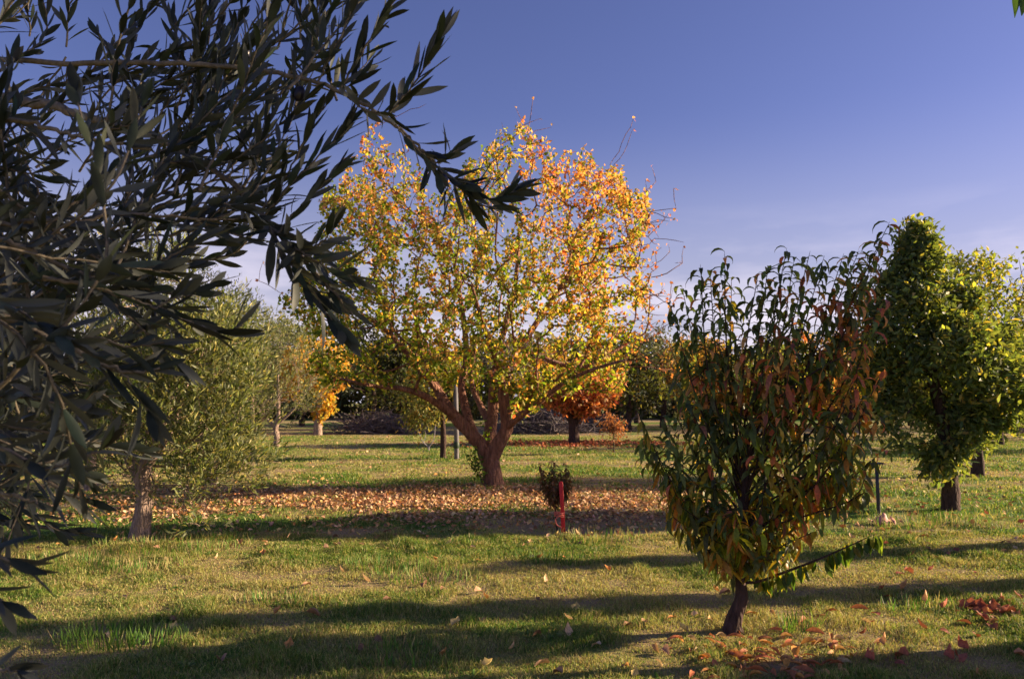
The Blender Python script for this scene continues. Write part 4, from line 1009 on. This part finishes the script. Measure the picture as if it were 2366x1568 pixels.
fill(6, (480, 620), (400, 560), (1.1, 1.4), (-20, 50))
fill(8, (430, 560), (120, 300), (1.2, 1.6), (50, 90))
fill(26, (-60, 150), (250, 1090), (1.3, 2.1), (-110, 100), Lr=(.22, .4))
fill(8, (-60, 60), (1000, 1150), (1.0, 1.5), (-110, 60))
# black olives
M_fruit = plain_mat('black_olive', (.012, .010, .022), .35, 0, .4, 40)
def fruit(u, v, d, r=.0088):
    c = P(u, v, d); n, m_ = 14, 10; V = []
    for i in range(m_ + 1):
        t = PI * i / m_
        for j in range(n):
            a = 2 * PI * j / n; V.append(c + np.array((r * .86 * math.sin(t) * math.cos(a), r * .86 * math.sin(t) * math.sin(a), -r * 1.25 * math.cos(t))))
    V = np.array(V); th = -.25; x_ = V[:, 0] - c[0]; z_ = V[:, 2] - c[2]
    V[:, 0] = c[0] + x_ * math.cos(th) - z_ * math.sin(th); V[:, 2] = c[2] + x_ * math.sin(th) + z_ * math.cos(th)
    Q = [(i * n + j, i * n + (j + 1) % n, (i + 1) * n + (j + 1) % n, (i + 1) * n + j) for i in range(m_) for j in range(n)]
    k = build('olive', V, Q, M_fruit, fo)
    T = Tubes(); T.add(catmull([c + (0, 0, r), c + (-.004, 0, r * 2.2), c + (-.008, 0, r * 3.6)], 6), np.full(6, .0008), 4); s_ = T.build('stalk', M_twig_olive, fo); s_.parent = k
fruit(692, 217, 1.2, .0105); fruit(1021, 421, 1.24, .0115); fruit(566, 126, 1.2, .0095)

# ================================================================== orchard trees just outside the right edge (they shade the near lawn)
def clip_right(p): return (p[:, 0] / np.maximum(p[:, 1], .1) > .77)
make_tree('broadleaf_tree', 'tree cut off by the right edge, one leaf showing in the top right corner', 'tree', (3.30, 4.92), [(0, 0, -.1, .10), (.03, 0, .3, .075), (.12, 0, .9, .07), (.5, .2, 1.7, .06), (1.0, .5, 2.6, .04)],
          [(1.9, .84, 2.7, 1.4, .27, 1.1), (1.3, .72, 2.75, .7, .26, .6)], 330, 10, .11, .07, GC, [3, 4, 3, 1], M_green, M_bark_dark, 'heart', rosette=True, spread=.08, thr=.36, clip=clip_right, lumps=0)
# the leaf pair in the corner hangs on a twig of that tree
ct = [o for o in COL.objects if o.name.startswith('broadleaf_tree')][0]
T = Tubes(); T.add(catmull([P(2440, -260, 3.4), P(2400, -120, 3.0), P(2368, -30, 2.6)], 8), np.linspace(.008, .003, 8), 5)
T.build('branch', M_twig, ct)
Lf = Leaves(); a = P(2368, -30, 2.6)
Lf.add(np.array([P(2368, -34, 2.6), P(2352, -30, 2.6), P(2400, -30, 2.6)]), np.array([P(2364, 40, 2.6) - P(2368, -34, 2.6), P(2344, 46, 2.6) - P(2352, -30, 2.6), (.3, 0, -1.)]), np.array([(0.1, -1, .1), (-.6, -1, .1), (.3, -1, 0.)]), np.array([.108, .11, .11]), np.array([.06, .03, .06]), .15, 'heart', fold=.2, col=np.array([(.04, .09, .03)] * 3))
Lf.build('leaf', M_green, ct)
shade = [(8, 7.20, .13, 3.6, .5), (7.2, 2.65, 1.1, 5.6, .8), (16.5, 26.5, 2.0, 4.6, .9), (9.8, 28.9, 2.0, 3.7, .8), (24, 32, 3, 5, .8), (5.3, 4.92, .18, 1.2, .15), (10.5, 9.1, .06, 3.2, .5)]  # added trees and a low shrub, crowns shaped and placed to cast shade
for k, (x, y, w, h, lo) in enumerate(shade):
    hh = (h - lo) / 2
    make_tree('shade_tree', ['nearest', 'second', 'third', 'fourth', 'fifth', 'sixth, shrub sized', 'seventh', 'eighth', 'ninth'][k] + ' leafy orchard tree on the right, shaped and placed for its shade', 'tree', (x, y), [(0, 0, -.1, .12), (0, 0, .5, .09), (0, 0, lo + hh, .06)],
              [(0, 0, lo + hh, w, w, hh), (-w * .3, 0, lo + hh * 1.2, w * .6, w * .6, hh * .6)], 300, 10, .13, .07, GC, [3, 4, 3, 1], M_green, M_bark_dark, 'oval', rosette=True, spread=.09, thr=.34, lumps=0, group='orchard trees placed on the right for shade')

# ================================================================== camera
cam = bpy.data.cameras.new('Camera'); co = bpy.data.objects.new('Camera', cam); COL.objects.link(co)
cam.sensor_width = 36; cam.lens = 36 * F / 2366; cam.clip_start = .05; cam.clip_end = 3000
co.location = (0, 0, EYE); co.rotation_euler = (PI / 2 + pitch, 0, 0)
cam.dof.use_dof = True; cam.dof.focus_distance = 2.6; cam.dof.aperture_fstop = 11
scene.camera = co

# ================================================================== light
AZ = math.radians(80); EL = math.radians(16)
sd = Vector((math.sin(AZ) * math.cos(EL), math.cos(AZ) * math.cos(EL), math.sin(EL)))
sun = bpy.data.lights.new('Sun', 'SUN'); so = bpy.data.objects.new('Sun', sun); COL.objects.link(so)
sun.energy = 5.0; sun.angle = math.radians(.7); sun.color = (1.0, .76, .50)
so.rotation_euler = sd.to_track_quat('Z', 'Y').to_euler(); so.location = (30, 10, 20)

w = bpy.data.worlds.new('World'); scene.world = w; w.use_nodes = True
nt = w.node_tree; nt.nodes.clear(); N = nt.nodes.new; Lk = nt.links.new
out = N('ShaderNodeOutputWorld'); bg = N('ShaderNodeBackground'); bg.inputs['Strength'].default_value = .041
sky = N('ShaderNodeTexSky'); sky.sky_type = 'NISHITA'; sky.sun_disc = False; sky.sun_elevation = EL; sky.sun_rotation = AZ
sky.air_density = 1.0; sky.dust_density = .6; sky.ozone_density = 3.0
tint = N('ShaderNodeVectorMath'); tint.operation = 'MULTIPLY'; tint.inputs[1].default_value = (1.20, .92, 1.30)
Lk(sky.outputs[0], tint.inputs[0])
tc = N('ShaderNodeTexCoord'); sep = N('ShaderNodeSeparateXYZ'); Lk(tc.outputs['Generated'], sep.inputs[0])
mp = N('ShaderNodeMapping'); mp.inputs['Scale'].default_value = (1.6, 1.6, 6); mp.inputs['Location'].default_value = (.35, .1, .2); Lk(tc.outputs['Generated'], mp.inputs[0])
cn = N('ShaderNodeTexNoise'); cn.inputs['Scale'].default_value = 2.2; cn.inputs['Detail'].default_value = 6; cn.inputs['Roughness'].default_value = .55; Lk(mp.outputs[0], cn.inputs['Vector'])
cr = N('ShaderNodeMapRange'); cr.inputs['From Min'].default_value = .40; cr.inputs['From Max'].default_value = .72; Lk(cn.outputs[0], cr.inputs[0])
hr = N('ShaderNodeMapRange'); hr.inputs['From Min'].default_value = .24; hr.inputs['From Max'].default_value = .10; Lk(sep.outputs['Z'], hr.inputs[0])
cm = N('ShaderNodeMath'); cm.operation = 'MULTIPLY'; Lk(cr.outputs[0], cm.inputs[0]); Lk(hr.outputs[0], cm.inputs[1])
hz_ = N('ShaderNodeMapRange'); hz_.interpolation_type = 'SMOOTHSTEP'; hz_.inputs['From Min'].default_value = .36; hz_.inputs['From Max'].default_value = .02; hz_.inputs['To Max'].default_value = .85; Lk(sep.outputs['Z'], hz_.inputs[0])
hm = N('ShaderNodeMix'); hm.data_type = 'RGBA'; hm.inputs['B'].default_value = (5.2, 5.1, 6.3, 1); Lk(hz_.outputs[0], hm.inputs['Factor']); Lk(tint.outputs[0], hm.inputs['A'])
mx = N('ShaderNodeMix'); mx.data_type = 'RGBA'; mx.inputs['B'].default_value = (11, 9.8, 11, 1)
Lk(cm.outputs[0], mx.inputs['Factor']); Lk(hm.outputs['Result'], mx.inputs['A']); Lk(mx.outputs['Result'], bg.inputs['Color']); Lk(bg.outputs[0], out.inputs[0])

scene.view_settings.view_transform = 'Standard'; scene.view_settings.look = 'None'; scene.view_settings.exposure = 1.42; scene.view_settings.gamma = 1
scene.render.engine = 'CYCLES'
scene.cycles.max_bounces = 6; scene.cycles.transmission_bounces = 4; scene.cycles.diffuse_bounces = 3
